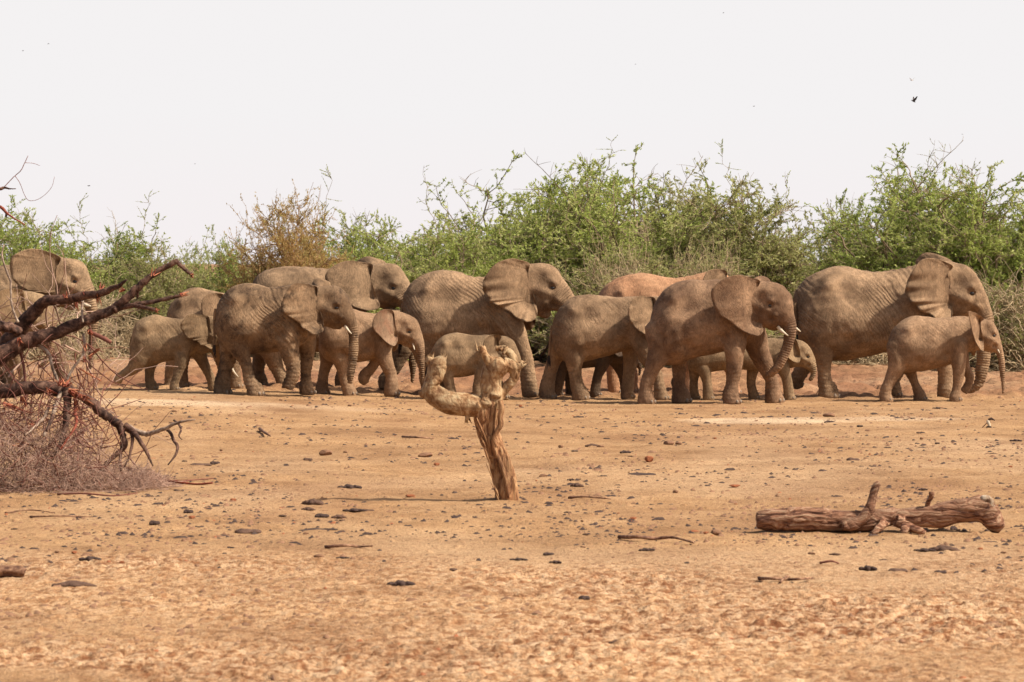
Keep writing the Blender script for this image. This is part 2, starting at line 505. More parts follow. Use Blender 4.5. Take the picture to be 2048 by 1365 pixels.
class Soup:
    def __init__(self): self.V = []; self.F = []; self.n = 0

    def rings(self, R):
        """R (n,k,3) closed rings, capped"""
        n, k, _ = R.shape
        base = self.n
        self.V.append(R.reshape(-1, 3)); self.V.append(R[0].mean(0)[None]); self.V.append(R[-1].mean(0)[None])
        for i in range(n - 1):
            for j in range(k):
                a = base + i * k + j; b = base + i * k + (j + 1) % k
                self.F.append((a, b, b + k, a + k))
        c0 = base + n * k; c1 = c0 + 1
        for j in range(k):
            self.F.append((c0, base + (j + 1) % k, base + j))
            self.F.append((c1, base + (n - 1) * k + j, base + (n - 1) * k + (j + 1) % k))
        self.n += n * k + 2

    def plate(self, ribs, egg=0.0, yc=None, n=4, sq=1.0):
        """ribs rows (ax, az, bx, bz, w, y): cross sections whose ends are a and b, half width w"""
        C = catmull(ribs, n)
        R = []
        for ax, az, bx, bz, w, y in C:
            cx, cz, hx, hz_ = (ax + bx) / 2, (az + bz) / 2, (ax - bx) / 2, (az - bz) / 2
            c = np.cos(TH20); s = np.sin(TH20)
            s2 = np.sign(s) * np.abs(s) ** sq
            ww = w * (1 - egg * c)
            R.append(np.stack([cx + hx * c, y + ww * s2, cz + hz_ * c], 1))
        self.rings(np.array(R))

    def tube(self, pts, y0, y1, latmax, n=4, flat=False, latf=0.95, dome=False):
        """pts rows (x, z, r)"""
        C = catmull(pts, n)
        T = np.gradient(C[:, :2], axis=0); T /= np.linalg.norm(T, axis=1)[:, None] + 1e-9
        R = []
        m = len(C)
        for i, (x, z, r) in enumerate(C):
            r = max(r, 0.005)
            tx, tz = T[i]
            px, pz = tz, -tx
            if flat and i >= m - 3: px, pz = (1 if px > 0 else -1), 0
            f = i / (m - 1)
            y = y0 + (y1 - y0) * min(1, f * 1.4)
            if dome: y *= 0.40 + 0.60 * float(sstep(0.0, 0.38, f))
            c = np.cos(TH20); s = np.sin(TH20)
            R.append(np.stack([x + px * r * c, y + min(r * latf, latmax) * s, z + pz * r * c], 1))
        self.rings(np.array(R))

    def ball(self, c, r):
        a = np.linspace(0, math.pi, 10)[1:-1]
        R = np.array([np.stack([c[0] + r[0] * math.sin(t) * np.cos(TH20), c[1] + r[1] * math.sin(t) * np.sin(TH20),
                                np.full_like(TH20, c[2] + r[2] * math.cos(t))], 1) for t in a])
        self.rings(R)

    def object(self, name, mat):
        V = np.vstack(self.V)
        me = bpy.data.meshes.new(name); me.from_pydata(V.tolist(), [], self.F)
        if mat: me.materials.append(mat)
        return me


def remesh(me, name, voxel, smooth_it=6, fac=0.5):
    tmp = bpy.data.objects.new('tmp', me); COL.objects.link(tmp)
    r = tmp.modifiers.new('r', 'REMESH'); r.mode = 'VOXEL'; r.voxel_size = voxel; r.use_smooth_shade = True
    s = tmp.modifiers.new('s', 'SMOOTH'); s.iterations = smooth_it; s.factor = fac
    dg = bpy.context.evaluated_depsgraph_get()
    new = bpy.data.meshes.new_from_object(tmp.evaluated_get(dg))
    new.name = name
    bpy.data.objects.remove(tmp); bpy.data.meshes.remove(me)
    return new


def getco(me):
    a = np.empty(len(me.vertices) * 3, np.float32); me.vertices.foreach_get('co', a); return a.reshape(-1, 3).astype(float)


def getno(me):
    a = np.empty(len(me.vertices) * 3, np.float32); me.vertex_normals.foreach_get('vector', a) if False else me.vertices.foreach_get('normal', a)
    return a.reshape(-1, 3).astype(float)


def setco(me, V):
    me.vertices.foreach_set('co', np.asarray(V, np.float32).ravel()); me.update()


IVORY = simple_mat('ivory', (0.52, 0.43, 0.31), 0.5, 0.12, 8)
EYE = simple_mat('eye_dark', (0.015, 0.010, 0.008), 0.15, 0.1, 8, spec=0.6)
NAIL = simple_mat('toenail', (0.24, 0.18, 0.13), 0.6, 0.15, 20)
HAIR = simple_mat('tail_hair', (0.03, 0.022, 0.018), 0.8, 0.2, 20)


def ear_mesh(outline, root, y_root, y_edge, side, th, ripple, seed, curl=0.0):
    """a fan of skin from a root line out to a wavy outline; returns verts, faces"""
    P = np.asarray(outline, float)
    Q = np.vstack([P[-1], P, P[0], P[1]])
    pts = []
    for i in range(1, len(Q) - 2):
        p0, p1, p2, p3 = Q[i - 1:i + 3]
        for j in range(5):
            t = j / 5
            pts.append(0.5 * (2 * p1 + (p2 - p0) * t + (2 * p0 - 5 * p1 + 4 * p2 - p3) * t * t + (3 * p1 - p0 - 3 * p2 + p3) * t ** 3))
    O = np.array(pts); m = len(O)
    A, B = np.array(root[0], float), np.array(root[1], float)
    AB = B - A; u = np.clip(((O - A) @ AB) / (AB @ AB), 0, 1); Rt = A + u[:, None] * AB
    size = np.linalg.norm(O - Rt, axis=1).max()
    K = 12
    y_root = y_root * (1 - 0.40 * u ** 2)
    rr = np.random.RandomState(seed)
    ph = rr.rand(4) * 6.28
    s = np.arange(m) / m
    zmin, zmax = O[:, 1].min(), O[:, 1].max()
    V = []
    for k in range(K + 1):
        t = k / K
        W = Rt + (O - Rt) * t
        dist = np.linalg.norm(W - Rt, axis=1) / size
        low = np.clip((zmax - W[:, 1]) / (zmax - zmin), 0, 1)
        y = y_root + (y_edge - y_root) * (dist ** 0.62)
        y += 0.05 * size * np.sin(np.clip((dist - 0.15) * 3.6, 0, math.pi)) - (0.05 + 0.06 * (1 - low) ** 2 * (low < 0.6)) * size * np.exp(-((dist - 0.18) / 0.11) ** 2)
        rip = 1.25 * ripple * size * t ** 1.9 * low ** 0.7 * (np.sin(s * 2 * math.pi * 11 + ph[0]) * 0.5 + np.sin(s * 2 * math.pi * 17 + ph[1]) * 0.35 + np.sin(s * 2 * math.pi * 5 + ph[2]) * 0.3)
        y += rip + 0.015 * size * np.sin(W[:, 0] * 7 + ph[2]) + 0.012 * size * np.sin(W[:, 1] * 9 + ph[3])
        topm = np.clip(1 - low * 5, 0, 1)
        y -= curl * size * topm * t ** 2
        V.append(np.stack([W[:, 0], side * y, W[:, 1]], 1))
    V = np.array(V)
    jn = rr.rand(m); jn = (jn + np.roll(jn, 1) + np.roll(jn, 2)) / 3 + 0.35 * (rr.rand(m) < 0.06)
    jag = (0.035 if ripple > 0.04 else 0.014) * size * (jn - 0.5) * np.clip((zmax - O[:, 1]) / (zmax - zmin), 0, 1)
    V[-1, :, 0] += jag; V[-1, :, 2] += jag
    F1 = V.reshape(-1, 3)
    thk = th * np.ones((K + 1, m)); thk[-1] = th * 0.25; thk[0] = th * 0.7
    back = V.copy(); back[:, :, 1] -= side * thk
    F2 = back.reshape(-1, 3)
    N = len(F1)
    F = []
    for k in range(K):
        for j in range(m):
            a = k * m + j; b = k * m + (j + 1) % m
            f = (a, b, b + m, a + m)
            F.append(f); F.append(tuple(N + i for i in f[::-1]))
    for j in range(m):
        a = K * m + j; b = K * m + (j + 1) % m
        F.append((a, b, N + b, N + a))
    return np.vstack([F1, F2]), F


def elephant(S):
    Y = S['Y']; foot = S['foot']; k = Y / FOC
    xs = [r[0] for r in S['torso']]
    cx = (min(xs) + max(xs)) / 2
    X0 = (cx - 1024) * k
    root = empty('elephant', (X0, Y, gz(X0, Y)))
    tag(root, S['label'], S.get('cat', 'elephant'), 'elephants walking in a herd')
    fx = lambda x: (x - cx) * k
    fz = lambda y: (foot - y) * k
    H = max(r[2] - r[1] for r in S['torso']) * k
    L = (max(xs) - min(xs)) * k
    so = Soup()
    T = []
    nT = len(S['torso'])
    for i, (x, t, b) in enumerate(S['torso']):
        h = (b - t) * k
        w = 0.43 * h
        if i > nT - 4: w *= (0.93, 0.86, 0.78)[i - (nT - 3)]
        T.append((fx(x), fz(t), fx(x), fz(b), w, 0.0))
    so.plate(np.array(T), egg=0.16, sq=0.92)
    # head and trunk
    hr = S['head']; yaw = S.get('yaw', 0.0)
    hh = max(math.hypot(a - c, b - d) for a, b, c, d in hr[:4]) * k
    Hd = []
    x_first = hr[0][0]
    # the trunk starts where the section has shrunk to under 45 % of the head
    L_ = [math.hypot(a - c, b - d) * k for a, b, c, d in hr]
    for i, (a, b, c, d) in enumerate(hr):
        f = L_[i] / hh
        if i < 3: w = hh * (0.36 - 0.015 * i)
        else: w = L_[i] * 0.5 * (0.98 if f < 0.45 else (0.70 + 0.28 * np.clip((0.9 - f) / 0.45, 0, 1)))
        yy = -yaw * max(0, (max(a, c) - x_first) * k)
        Hd.append((fx(a), fz(b), fx(c), fz(d), w, yy))
    tw = [h for h in Hd]
    so.plate(np.array(Hd), egg=0.05, n=4, sq=0.95)
    # lower jaw
    if 'jaw' in S:
        pts = [(fx(x), fz(y), r * k) for x, y, r in S['jaw']]
        so.tube(np.array(pts), -yaw * 0.3, -yaw * 0.5, 0.5 * hh, latf=0.75)
    feet = []
    for leg in S['legs']:
        side, pts = leg[0], leg[1]; lifted = len(leg) > 2
        P = [(fx(x), fz(y), r * k) for x, y, r in pts]
        off = 0.25 * H
        yo = side * off
        if not lifted:
            x, z, r = P[-1]
            if z > 0.10: P[-1] = (x, max(0.10 * H, 0.09), r * 0.98)
            P.append((x + 0.12 * r, 0.035, r * 1.08)); P.append((x + 0.12 * r, -0.02, r * 1.02))
            feet.append((x + 0.12 * r, yo * 0.92, r * 1.05))
        P.insert(0, (P[0][0], P[0][1] + 0.9 * P[0][2], P[0][2] * 0.45))
        so.tube(np.array(P), yo * 0.92, yo * 0.92, 0.205 * H, flat=not lifted, dome=True)
    me = so.object('body', None)
    vox = S.get('vox', 0.017 + 0.007 * H)
    me = remesh(me, 'body', vox, 4, 0.5)
    V = getco(me); N = getno(me)
    # sculpting: bony and hollow places
    ex, ez = fx(S['eye'][0]), fz(S['eye'][1])
    hs = hh
    bumps = [(ex - .22 * hs, ez + .16 * hs, .13 * hs, -.045 * hs), (ex + .02 * hs, ez + .10 * hs, .065 * hs, .050 * hs), (ex, ez, .055 * hs, -.048 * hs),
             (ex - .16 * hs, ez - .07 * hs, .09 * hs, .050 * hs), (ex - .05 * hs, ez - .10 * hs, .06 * hs, .028 * hs), (ex + .02 * hs, ez - .27 * hs, .055 * hs, -.075 * hs), (ex + .10 * hs, ez - .20 * hs, .05 * hs, .035 * hs),
             (ex - .33 * hs, ez - .12 * hs, .10 * hs, -.05 * hs), (ex - .08 * hs, ez + .33 * hs, .10 * hs, .03 * hs), (ex + .12 * hs, ez + .02 * hs, .06 * hs, -.02 * hs), (ex - .14 * hs, ez - .26 * hs, .08 * hs, .03 * hs)]
    xr = fx(min(xs)); zt = fz(min(r[1] for r in S['torso']))
    bumps += [(xr + .22 * L, zt - .22 * H, .10 * H, .06 * H), (xr + .37 * L, zt - .34 * H, .13 * H, -.05 * H), (xr + .80 * L, zt - .38 * H, .13 * H, .05 * H), (xr + .72 * L, zt - .70 * H, .07 * H, -.045 * H), (xr + .36 * L, zt - .82 * H, .07 * H, -.04 * H),
              (xr + .66 * L, zt - .35 * H, .10 * H, -.025 * H), (xr + .10 * L, zt - .45 * H, .14 * H, .02 * H)]
    sgn = np.sign(V[:, 1]) * np.clip(np.abs(N[:, 1]) * 1.5, 0, 1)
    for bx, bz, r, a in bumps:
        g = np.exp(-((V[:, 0] - bx) ** 2 + (V[:, 2] - bz) ** 2) / (r * r))
        V[:, 1] += sgn * a * g
    # rib cage and slack skin folds
    Vs = V + S['seed']
    V += N * (0.010 * H * vn3(Vs * 3.2) + 0.006 * H * vn3(Vs * 8.0, 1))[:, None]
    diag = V[:, 0] * 0.75 + V[:, 2] * 0.65 + 0.10 * vn3(Vs * 2.5, 3)
    fold = np.sin(diag * 2 * math.pi / (0.095 * H ** 0.5)) * np.clip(0.5 + vn3(Vs * 2.2, 4) * 1.2, 0, 1)
    fm = sstep(xr + 0.35 * L, xr + 0.62 * L, V[:, 0]) * (1 - sstep(xr + 0.95 * L, xr + 1.1 * L, V[:, 0])) * sstep(0.35 * zt, 0.55 * zt, V[:, 2])
    hind = sstep(xr + 0.30 * L, xr + 0.05 * L, V[:, 0]) * sstep(0.35 * zt, 0.6 * zt, V[:, 2]) * 0.5
    V += N * (0.0042 * S.get('wr', 1.0) * H * fold * np.clip(fm + hind, 0, 1))[:, None]
    fphase = diag * 2 * math.pi / (0.050 + 0.010 * H) + 3.2 * vn3(Vs * 4.0, 11) + 1.2 * vn3(Vs * 9.0, 13)
    fmaskv = np.clip(0.25 + fm + hind, 0, 1) * np.clip(0.55 + vn3(Vs * 1.8, 12) * 1.5, 0, 1) * min(1.0, S.get('wr', 1.0) ** 2 * 0.6)
    # knees: baggy wrinkles round the lower legs
    lw = np.sin(V[:, 2] * 2 * math.pi / 0.075 + 3 * vn3(Vs * 5, 6)) * sstep(0.42 * zt, 0.25 * zt, V[:, 2]) * sstep(0.02, 0.12, V[:, 2])
    V += N * (0.0055 * S.get('wr', 1.0) * lw)[:, None]
    setco(me, V)
    # rings of the trunk
    Cc = catmull(np.array([((a + c) / 2, (b + d) / 2, w) for a, b, c, d, w, y in tw]), 6)
    arc = np.concatenate([[0], np.cumsum(np.linalg.norm(np.diff(Cc[:, :2], axis=0), axis=1))])
    near = np.zeros(len(V)); best = np.full(len(V), 9.0); rad = np.zeros(len(V))
    for i in range(len(Cc)):
        d = np.hypot(V[:, 0] - Cc[i, 0], V[:, 2] - Cc[i, 1]) + 0.3 * np.abs(V[:, 1])
        c = d < best; best[c] = d[c]; near[c] = i; rad[c] = Cc[i, 2]
    ii = near.astype(int)
    # refine arc position by projection on the tangent
    Tn = np.gradient(Cc[:, :2], axis=0); Tn /= np.linalg.norm(Tn, axis=1)[:, None] + 1e-9
    s_ = arc[ii] + (V[:, 0] - Cc[ii, 0]) * Tn[ii, 0] + (V[:, 2] - Cc[ii, 1]) * Tn[ii, 1]
    s0 = arc[min(len(arc) - 1, 6 * S.get('t0', 5))]
    mask = sstep(s0 - 0.05, s0 + 0.15, s_) * (best < 1.6 * rad + 0.03)
    jit = 0.6 * vn3(Vs * 6, 8)
    rp = s_ * 2 * math.pi / (0.030 + 0.010 * H) + jit
    for nm, val in (('ring', rp), ('ringmask', mask.astype(float)), ('fold', fphase), ('foldmask', fmaskv * (1 - mask))):
        at = me.attributes.new(nm, 'FLOAT', 'POINT'); at.data.foreach_set('value', val.astype(np.float32))
    V += getno(me) * (0.0020 * mask * np.sin(s_ * 2 * math.pi / 0.085 + 1.5 * jit))[:, None]
    setco(me, V)
    me.shade_smooth()
    mat = S['mat']
    me.materials.clear(); me.materials.append(mat)
    obj('body', me, root)
    bvh = BVHTree.FromPolygons([Vector(v) for v in V], [tuple(p.vertices) for p in me.polygons])

    def surf(x, z, side=-1):
        h = bvh.ray_cast(Vector((x, side * 4, z)), Vector((0, -side, 0)), 6)
        return h[0].y if h[0] is not None else side * 0.25 * H

    # eyes with a lid ridge
    for side in (-1, 1):
        y = surf(ex, ez, side)
        r = 0.036 * hs + 0.011
        b = Soup(); b.ball((ex, y - side * r * 0.45, ez), (r * 1.15, r, r * 0.85)); m = b.object('eye', EYE); m.shade_smooth(); obj('eye', m, root)
        a = np.linspace(-0.15, math.pi + 0.15, 9)
        path = np.stack([ex + 1.5 * r * np.cos(a), np.full(9, y + side * 0.15 * r), ez + 0.25 * r + 1.05 * r * np.sin(a)], 1)
        tv, tf = tube_arrays(path, r * 0.38 * np.sin(np.linspace(0.25, math.pi - 0.25, 9)), 6)
        obj('eyelid', mesh('eyelid', tv, tf, mat), root)
    # ears
    headw = hh * 0.33
    eo = [(fx(x), fz(y)) for x, y in S['ear']]
    r0, r1 = S['root']
    rt = [(fx(r0[0]), fz(r0[1])), (fx(r1[0]), fz(r1[1]))]
    ye = max(S.get('flare', 0.5 * H), 0.53 * H)
    v, f = ear_mesh(eo, rt, headw * 0.90, ye, -1, 0.02 + 0.008 * H, S.get('ripple', 0.03), S['seed'])
    obj('ear', mesh('ear', v, f, S.get('earmat', mat)), root)
    fe = S.get('farear')
    if fe: eo2 = [(fx(x), fz(y)) for x, y in fe]
    else: eo2 = [(x - 0.02, z - 0.11 * H) for x, z in eo]
    v, f = ear_mesh(eo2, rt, headw * 0.90, ye, 1, 0.02 + 0.008 * H, S.get('ripple', 0.03), S['seed'] + 1)
    obj('ear', mesh('ear', v, f, S.get('earmat', mat)), root)
    # tusks
    for side, pts in S.get('tusks', []):
        P = np.array([(fx(x), fz(y), r * k) for x, y, r in pts]); C = catmull(P, 4)
        y0 = surf(P[0, 0], P[0, 1] + 0.02, side) if side < 0 else -surf(P[0, 0], P[0, 1] + 0.02, -1)
        y0 = y0 if abs(y0) < 0.5 * hh else side * 0.2 * hh
        yy = np.linspace(y0 - side * 0.02, y0 + side * 0.05, len(C)) if side < 0 else np.full(len(C), side * 0.22 * hh)
        path = np.stack([C[:, 0], yy, C[:, 1]], 1)
        tv, tf = tube_arrays(path, C[:, 2], 8)
        tf.append(tuple(range(len(tv) - 8, len(tv))))
        obj('tusk', mesh('tusk', tv, tf, IVORY), root)
    # tail
    tl = S.get('tail')
    if tl:
        P = np.array([(fx(x), fz(y), r * k) for x, y, r in tl]); C = catmull(P, 5)
        yt = S.get('taily', 0.0)
        path = np.stack([C[:, 0], np.full(len(C), yt), C[:, 1]], 1)
        tv, tf = tube_arrays(path, C[:, 2], 8)
        t = obj('tail', mesh('tail', tv, tf, mat), root)
        e = path[-1]; hv = []; hf = []
        rr = random.Random(S['seed'])
        for q in range(14):
            p2 = e + np.array([rr.uniform(-.035, .035), rr.uniform(-.03, .03), -rr.uniform(.08, .2) * H])
            pm = (e + p2) / 2 + np.array([rr.uniform(-.02, .02), 0, 0.0])
            a_, b_ = tube_arrays(np.array([e + [0, 0, .05], pm, p2]), [0.012, 0.010, 0.002], 4)
            hf += [tuple(i + len(hv) for i in ff) for ff in b_]; hv += a_.tolist()
        obj('tail_tuft', mesh('tail_tuft', hv, hf, HAIR), t)
    # toenails on the feet that stand on the ground
    for (x, y, r) in feet:
        for a in (-0.75, -0.15, 0.45):
            ang = a - 0.25
            cxn = x + r * 0.96 * math.cos(ang); cyn = y + 0.92 * r * math.sin(ang)
            b = Soup(); b.ball((cxn, cyn, 0.05), (0.16 * r, 0.17 * r, 0.22 * r)); m = b.object('toenail', NAIL); m.shade_smooth(); obj('toenail', m, root)
    return root


# skins: (base, dusty, muddy)
M_grey = skin_mat('skin_grey_brown', (0.163, 0.100, 0.055), (0.373, 0.240, 0.136), (0.073, 0.043, 0.026), 0.45, 1.0)
M_mud = skin_mat('skin_mud_stained', (0.123, 0.071, 0.038), (0.353, 0.223, 0.124), (0.042, 0.024, 0.015), 0.8, 4.0, 1.2)
M_tan = skin_mat('skin_tan', (0.178, 0.107, 0.058), (0.409, 0.259, 0.146), (0.102, 0.058, 0.035), 0.35, 7.0)
M_red = skin_mat('skin_red_dust', (0.37, 0.185, 0.095), (0.45, 0.25, 0.135), (0.28, 0.13, 0.062), 0.3, 9.0)
M_brown = skin_mat('skin_brown', (0.155, 0.085, 0.047), (0.332, 0.198, 0.112), (0.085, 0.045, 0.027), 0.45, 12.0)
M_calfred = skin_mat('skin_calf_reddish', (0.194, 0.112, 0.060), (0.392, 0.242, 0.138), (0.134, 0.069, 0.037), 0.4, 15.0, 0.7)
M_calf = skin_mat('skin_calf_olive', (0.167, 0.103, 0.055), (0.357, 0.233, 0.127), (0.093, 0.055, 0.029), 0.35, 18.0, 0.7)
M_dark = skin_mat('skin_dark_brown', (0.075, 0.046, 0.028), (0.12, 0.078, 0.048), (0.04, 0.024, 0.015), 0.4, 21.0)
M_earpink = skin_mat('skin_calf_pinkish_ear', (0.235, 0.145, 0.085), (0.30, 0.19, 0.115), (0.27, 0.125, 0.07), 0.55, 3.0, 0.7)

HERD = []
HERD.append(dict(  # A far left adult
    Y=72.6, foot=782, seed=1, mat=M_grey, label='grey-tan adult elephant at the left edge, ear spread, above the dead branches',
    torso=[(-215, 600, 650), (-209, 585, 690), (-195, 562, 712), (-165, 545, 722), (-130, 540, 722), (-95, 545, 718), (-60, 550, 712), (-25, 546, 706), (10, 540, 700), (45, 538, 692), (75, 536, 670)],
    head=[(60, 524, 80, 630), (95, 520, 102, 630), (127, 527, 125, 626), (150, 530, 142, 622), (167, 539, 152, 620), (176, 556, 158, 620), (185, 578, 163, 622), (192, 600, 168, 627), (195, 622, 172, 637), (196, 650, 175, 652), (194, 680, 177, 680), (190, 710, 176, 710), (185, 740, 176, 738), (183, 756, 177, 755)],
    jaw=[(120, 610, 12), (135, 622, 9), (150, 628, 5)],
    legs=[(-1, [(70, 640, 36), (100, 690, 23), (122, 730, 15), (133, 765, 16)]), (1, [(50, 650, 32), (30, 700, 20), (12, 745, 14), (8, 768, 16)]),
          (-1, [(-170, 660, 42), (-165, 705, 25), (-172, 745, 15), (-165, 770, 18)]), (1, [(-160, 680, 32), (-190, 720, 18), (-205, 750, 15), (-200, 770, 16)])],
    eye=(153, 575), root=((122, 534), (118, 592)), ear=[(127, 527), (96, 513), (70, 510), (49, 518), (36, 528), (34, 552), (42, 575), (62, 590), (81, 595), (102, 597), (117, 592), (116, 565), (119, 545)],
    tail=[(-214, 600, 4), (-220, 640, 3), (-222, 690, 2.5)], tusks=[(-1, [(168, 618, 4), (176, 623, 3.5), (184, 624, 1.5)])]))
HERD.append(dict(  # B
    Y=70.9, foot=785, seed=2, mat=M_calf, label='young elephant at the left edge, half hidden behind the dead fallen tree', wr=0.6,
    torso=[(-118, 660, 690), (-114, 645, 705), (-103, 628, 715), (-85, 614, 720), (-62, 608, 720), (-40, 608, 717), (-20, 606, 712), (0, 600, 705), (20, 596, 695), (35, 594, 682)],
    head=[(10, 592, 20, 684), (30, 588, 35, 686), (52, 591, 52, 685), (75, 595, 68, 685), (92, 602, 78, 682), (103, 617, 86, 680), (110, 638, 92, 684), (113, 660, 97, 690), (112, 690, 98, 698), (106, 715, 94, 712), (97, 733, 88, 726), (85, 744, 80, 738), (76, 748, 74, 743)],
    legs=[(-1, [(15, 675, 22), (30, 710, 13), (45, 740, 10), (55, 773, 12)]), (1, [(10, 680, 20), (-5, 720, 12), (-12, 750, 10), (-12, 773, 12)]),
          (-1, [(-92, 680, 26), (-90, 715, 16), (-95, 745, 10), (-90, 772, 13)]), (1, [(-88, 690, 20), (-110, 730, 12), (-122, 755, 10), (-120, 773, 12)])],
    eye=(80, 640), root=((48, 600), (55, 655)), ear=[(52, 592), (30, 586), (10, 590), (-6, 602), (-8, 625), (2, 650), (20, 668), (40, 678), (55, 672), (60, 650), (54, 620)],
    tail=[(-118, 655, 3), (-122, 700, 2)], ripple=0.02))
HERD.append(dict(  # C
    Y=69.6, foot=784, seed=3, mat=M_calf, label='olive-brown calf with its hind leg kicked back, leftmost complete elephant in the herd', wr=0.6,
    torso=[(263, 678, 710), (268, 658, 730), (280, 643, 740), (296, 636, 738), (311, 633, 733), (332, 637, 727), (354, 640, 723), (375, 640, 717), (392, 639, 706), (402, 640, 695)],
    head=[(380, 638, 392, 706), (396, 634, 402, 710), (412, 634, 413, 710), (430, 636, 424, 704), (444, 647, 434, 700), (452, 665, 439, 700), (458, 685, 445, 705), (461, 705, 450, 712), (461, 730, 452, 732), (459, 755, 453, 755)],
    legs=[(-1, [(288, 690, 25), (283, 718, 21), (268, 739, 13.5), (250, 751, 9.5), (240, 759, 9.5), (238, 770, 8)], 1), (1, [(302, 715, 18), (297, 742, 11), (296, 762, 10), (300, 774, 12)]),
          (-1, [(378, 675, 24), (368, 705, 17), (364, 730, 12.5), (357, 752, 9), (351, 772, 9)]), (1, [(385, 690, 22), (396, 712, 15), (407, 735, 11), (418, 757, 9), (424, 774, 11)])],
    eye=(438, 668), root=((417, 640), (424, 685)), flare=0.44, ripple=0.05,
    ear=[(420, 636), (400, 632), (383, 631), (373, 640), (366, 651), (368, 662), (375, 674), (385, 681), (396, 684), (404, 691), (414, 695), (425, 701), (428, 690), (426, 672), (423, 655)],
    tail=[(264, 678, 2.6), (261, 690, 2), (261, 708, 1.8)]))
HERD.append(dict(  # D
    Y=71.6, foot=779, seed=4, mat=M_tan, label='tan elephant behind the leftmost calf, only its sloping rump and back in view',
    torso=[(334, 628, 655), (340, 614, 680), (352, 600, 696), (372, 584, 704), (396, 578, 704), (420, 583, 702), (440, 587, 698), (455, 590, 690), (470, 592, 680)],
    head=[(440, 592, 445, 690), (458, 592, 452, 705), (476, 600, 458, 715), (486, 618, 463, 720), (492, 643, 468, 724), (495, 668, 474, 727), (496, 695, 480, 730), (495, 730, 482, 735), (493, 755, 484, 756)],
    legs=[(-1, [(360, 660, 28), (352, 700, 17), (344, 735, 10), (340, 766, 10)]), (1, [(368, 680, 24), (366, 715, 14), (363, 740, 11), (363, 766, 12)]),
          (-1, [(445, 660, 26), (462, 715, 18), (470, 745, 14), (472, 768, 14)]), (1, [(430, 670, 24), (440, 720, 15), (446, 745, 13), (445, 768, 14)])],
    eye=(472, 650), root=((448, 600), (452, 660)), ear=[(452, 594), (430, 590), (415, 596), (408, 615), (415, 645), (430, 665), (448, 672), (455, 650), (452, 620)],
    tusks=[(-1, [(461, 716, 3.6), (464, 732, 3.2), (471, 746, 2.4), (481, 757, 0.8)])], flare=0.45))
HERD.append(dict(  # E
    Y=68.3, foot=791, seed=5, mat=M_mud, label='mud-stained brown elephant with short white tusk and hanging trunk, third from the left', wr=1.4,
    torso=[(432, 622, 645), (436, 606, 668), (446, 591, 690), (460, 578, 706), (476, 569, 711), (493, 565, 711), (513, 567, 709), (534, 573, 707), (553, 574, 704), (575, 571, 701), (597, 567, 694), (617, 568, 678)],
    head=[(600, 567, 615, 662), (622, 570, 630, 660), (640, 573, 643, 656), (658, 571, 656, 652), (675, 572, 668, 651), (687, 580, 677, 652), (697, 594, 684, 652), (705, 614, 689, 655), (712, 635, 693, 662), (716, 660, 697, 673), (716, 690, 697, 692), (714, 720, 696, 720), (709, 750, 694, 748), (704, 770, 695, 768)],
    t0=8, jaw=[(655, 640, 12), (668, 650, 9), (683, 655, 5)],
    legs=[(-1, [(470, 650, 40), (478, 685, 29), (487, 711, 16.5), (495, 732, 11.5), (499, 752, 12), (505, 769, 14), (511, 780, 17)]), (1, [(462, 675, 28), (455, 711, 18), (446, 745, 14), (441, 776, 17)]),
          (-1, [(573, 630, 38), (576, 672, 28), (583, 708, 18), (588, 732, 14), (587, 752, 13), (580, 768, 13), (578, 777, 13)], 1), (1, [(608, 650, 26), (613, 700, 15.5), (612, 730, 13), (610, 757, 11.5), (611, 778, 16)])],
    eye=(674, 616), root=((634, 576), (640, 640)), ripple=0.06, flare=0.66,
    ear=[(637, 576), (626, 571), (610, 567), (590, 568), (578, 582), (570, 600), (567, 613), (574, 627), (586, 635), (600, 645), (610, 656), (622, 664), (631, 669), (647, 665), (650, 654), (647, 638), (640, 615), (636, 595)],
    farear=[(640, 600), (624, 590), (620, 572), (623, 562), (631, 557), (645, 560), (658, 570), (652, 600)],
    tusks=[(-1, [(691, 652, 3), (696, 660, 2.6), (704, 668, 1.0)])],
    tail=[(433, 618, 3.5), (430, 635, 3.0), (430, 665, 2.6), (430, 690, 2.2)], taily=-0.12))
HERD.append(dict(  # F
    Y=73.2, foot=783, seed=6, mat=M_grey, label='large adult behind the mud-stained elephant, rounded ear and pale forehead showing',
    torso=[(498, 600, 650), (503, 580, 680), (512, 562, 700), (527, 550, 712), (553, 542, 716), (585, 540, 716), (615, 542, 714), (645, 545, 710), (672, 544, 705), (700, 540, 695), (722, 538, 680)],
    head=[(695, 537, 705, 640), (722, 536, 728, 632), (747, 535, 750, 627), (777, 534, 768, 622), (796, 539, 780, 621), (810, 553, 789, 620), (820, 575, 796, 621), (828, 600, 802, 625), (834, 630, 808, 640), (835, 665, 812, 665), (834, 700, 815, 700), (833, 735, 818, 735), (831, 760, 820, 760), (828, 775, 820, 773)],
    jaw=[(762, 612, 12), (775, 622, 9), (790, 628, 5)],
    legs=[(-1, [(535, 660, 42), (545, 710, 22), (558, 745, 14), (568, 772, 16)]), (1, [(525, 670, 34), (520, 715, 18), (512, 745, 14), (515, 772, 16)]),
          (-1, [(790, 650, 26), (805, 690, 24), (800, 722, 17), (785, 750, 14), (770, 772, 14)]), (1, [(715, 660, 32), (702, 705, 20), (688, 740, 13), (679, 772, 13)])],
    eye=(787, 584), root=((742, 542), (746, 600)), ripple=0.015, flare=0.68,
    ear=[(747, 537), (726, 532), (701, 529), (679, 535), (662, 547), (655, 562), (664, 580), (682, 600), (702, 616), (720, 624), (742, 628), (761, 622), (757, 606), (748, 582), (743, 561)],
    farear=[(750, 560), (720, 550), (708, 535), (713, 527), (730, 520), (747, 523), (769, 533), (765, 560)]))
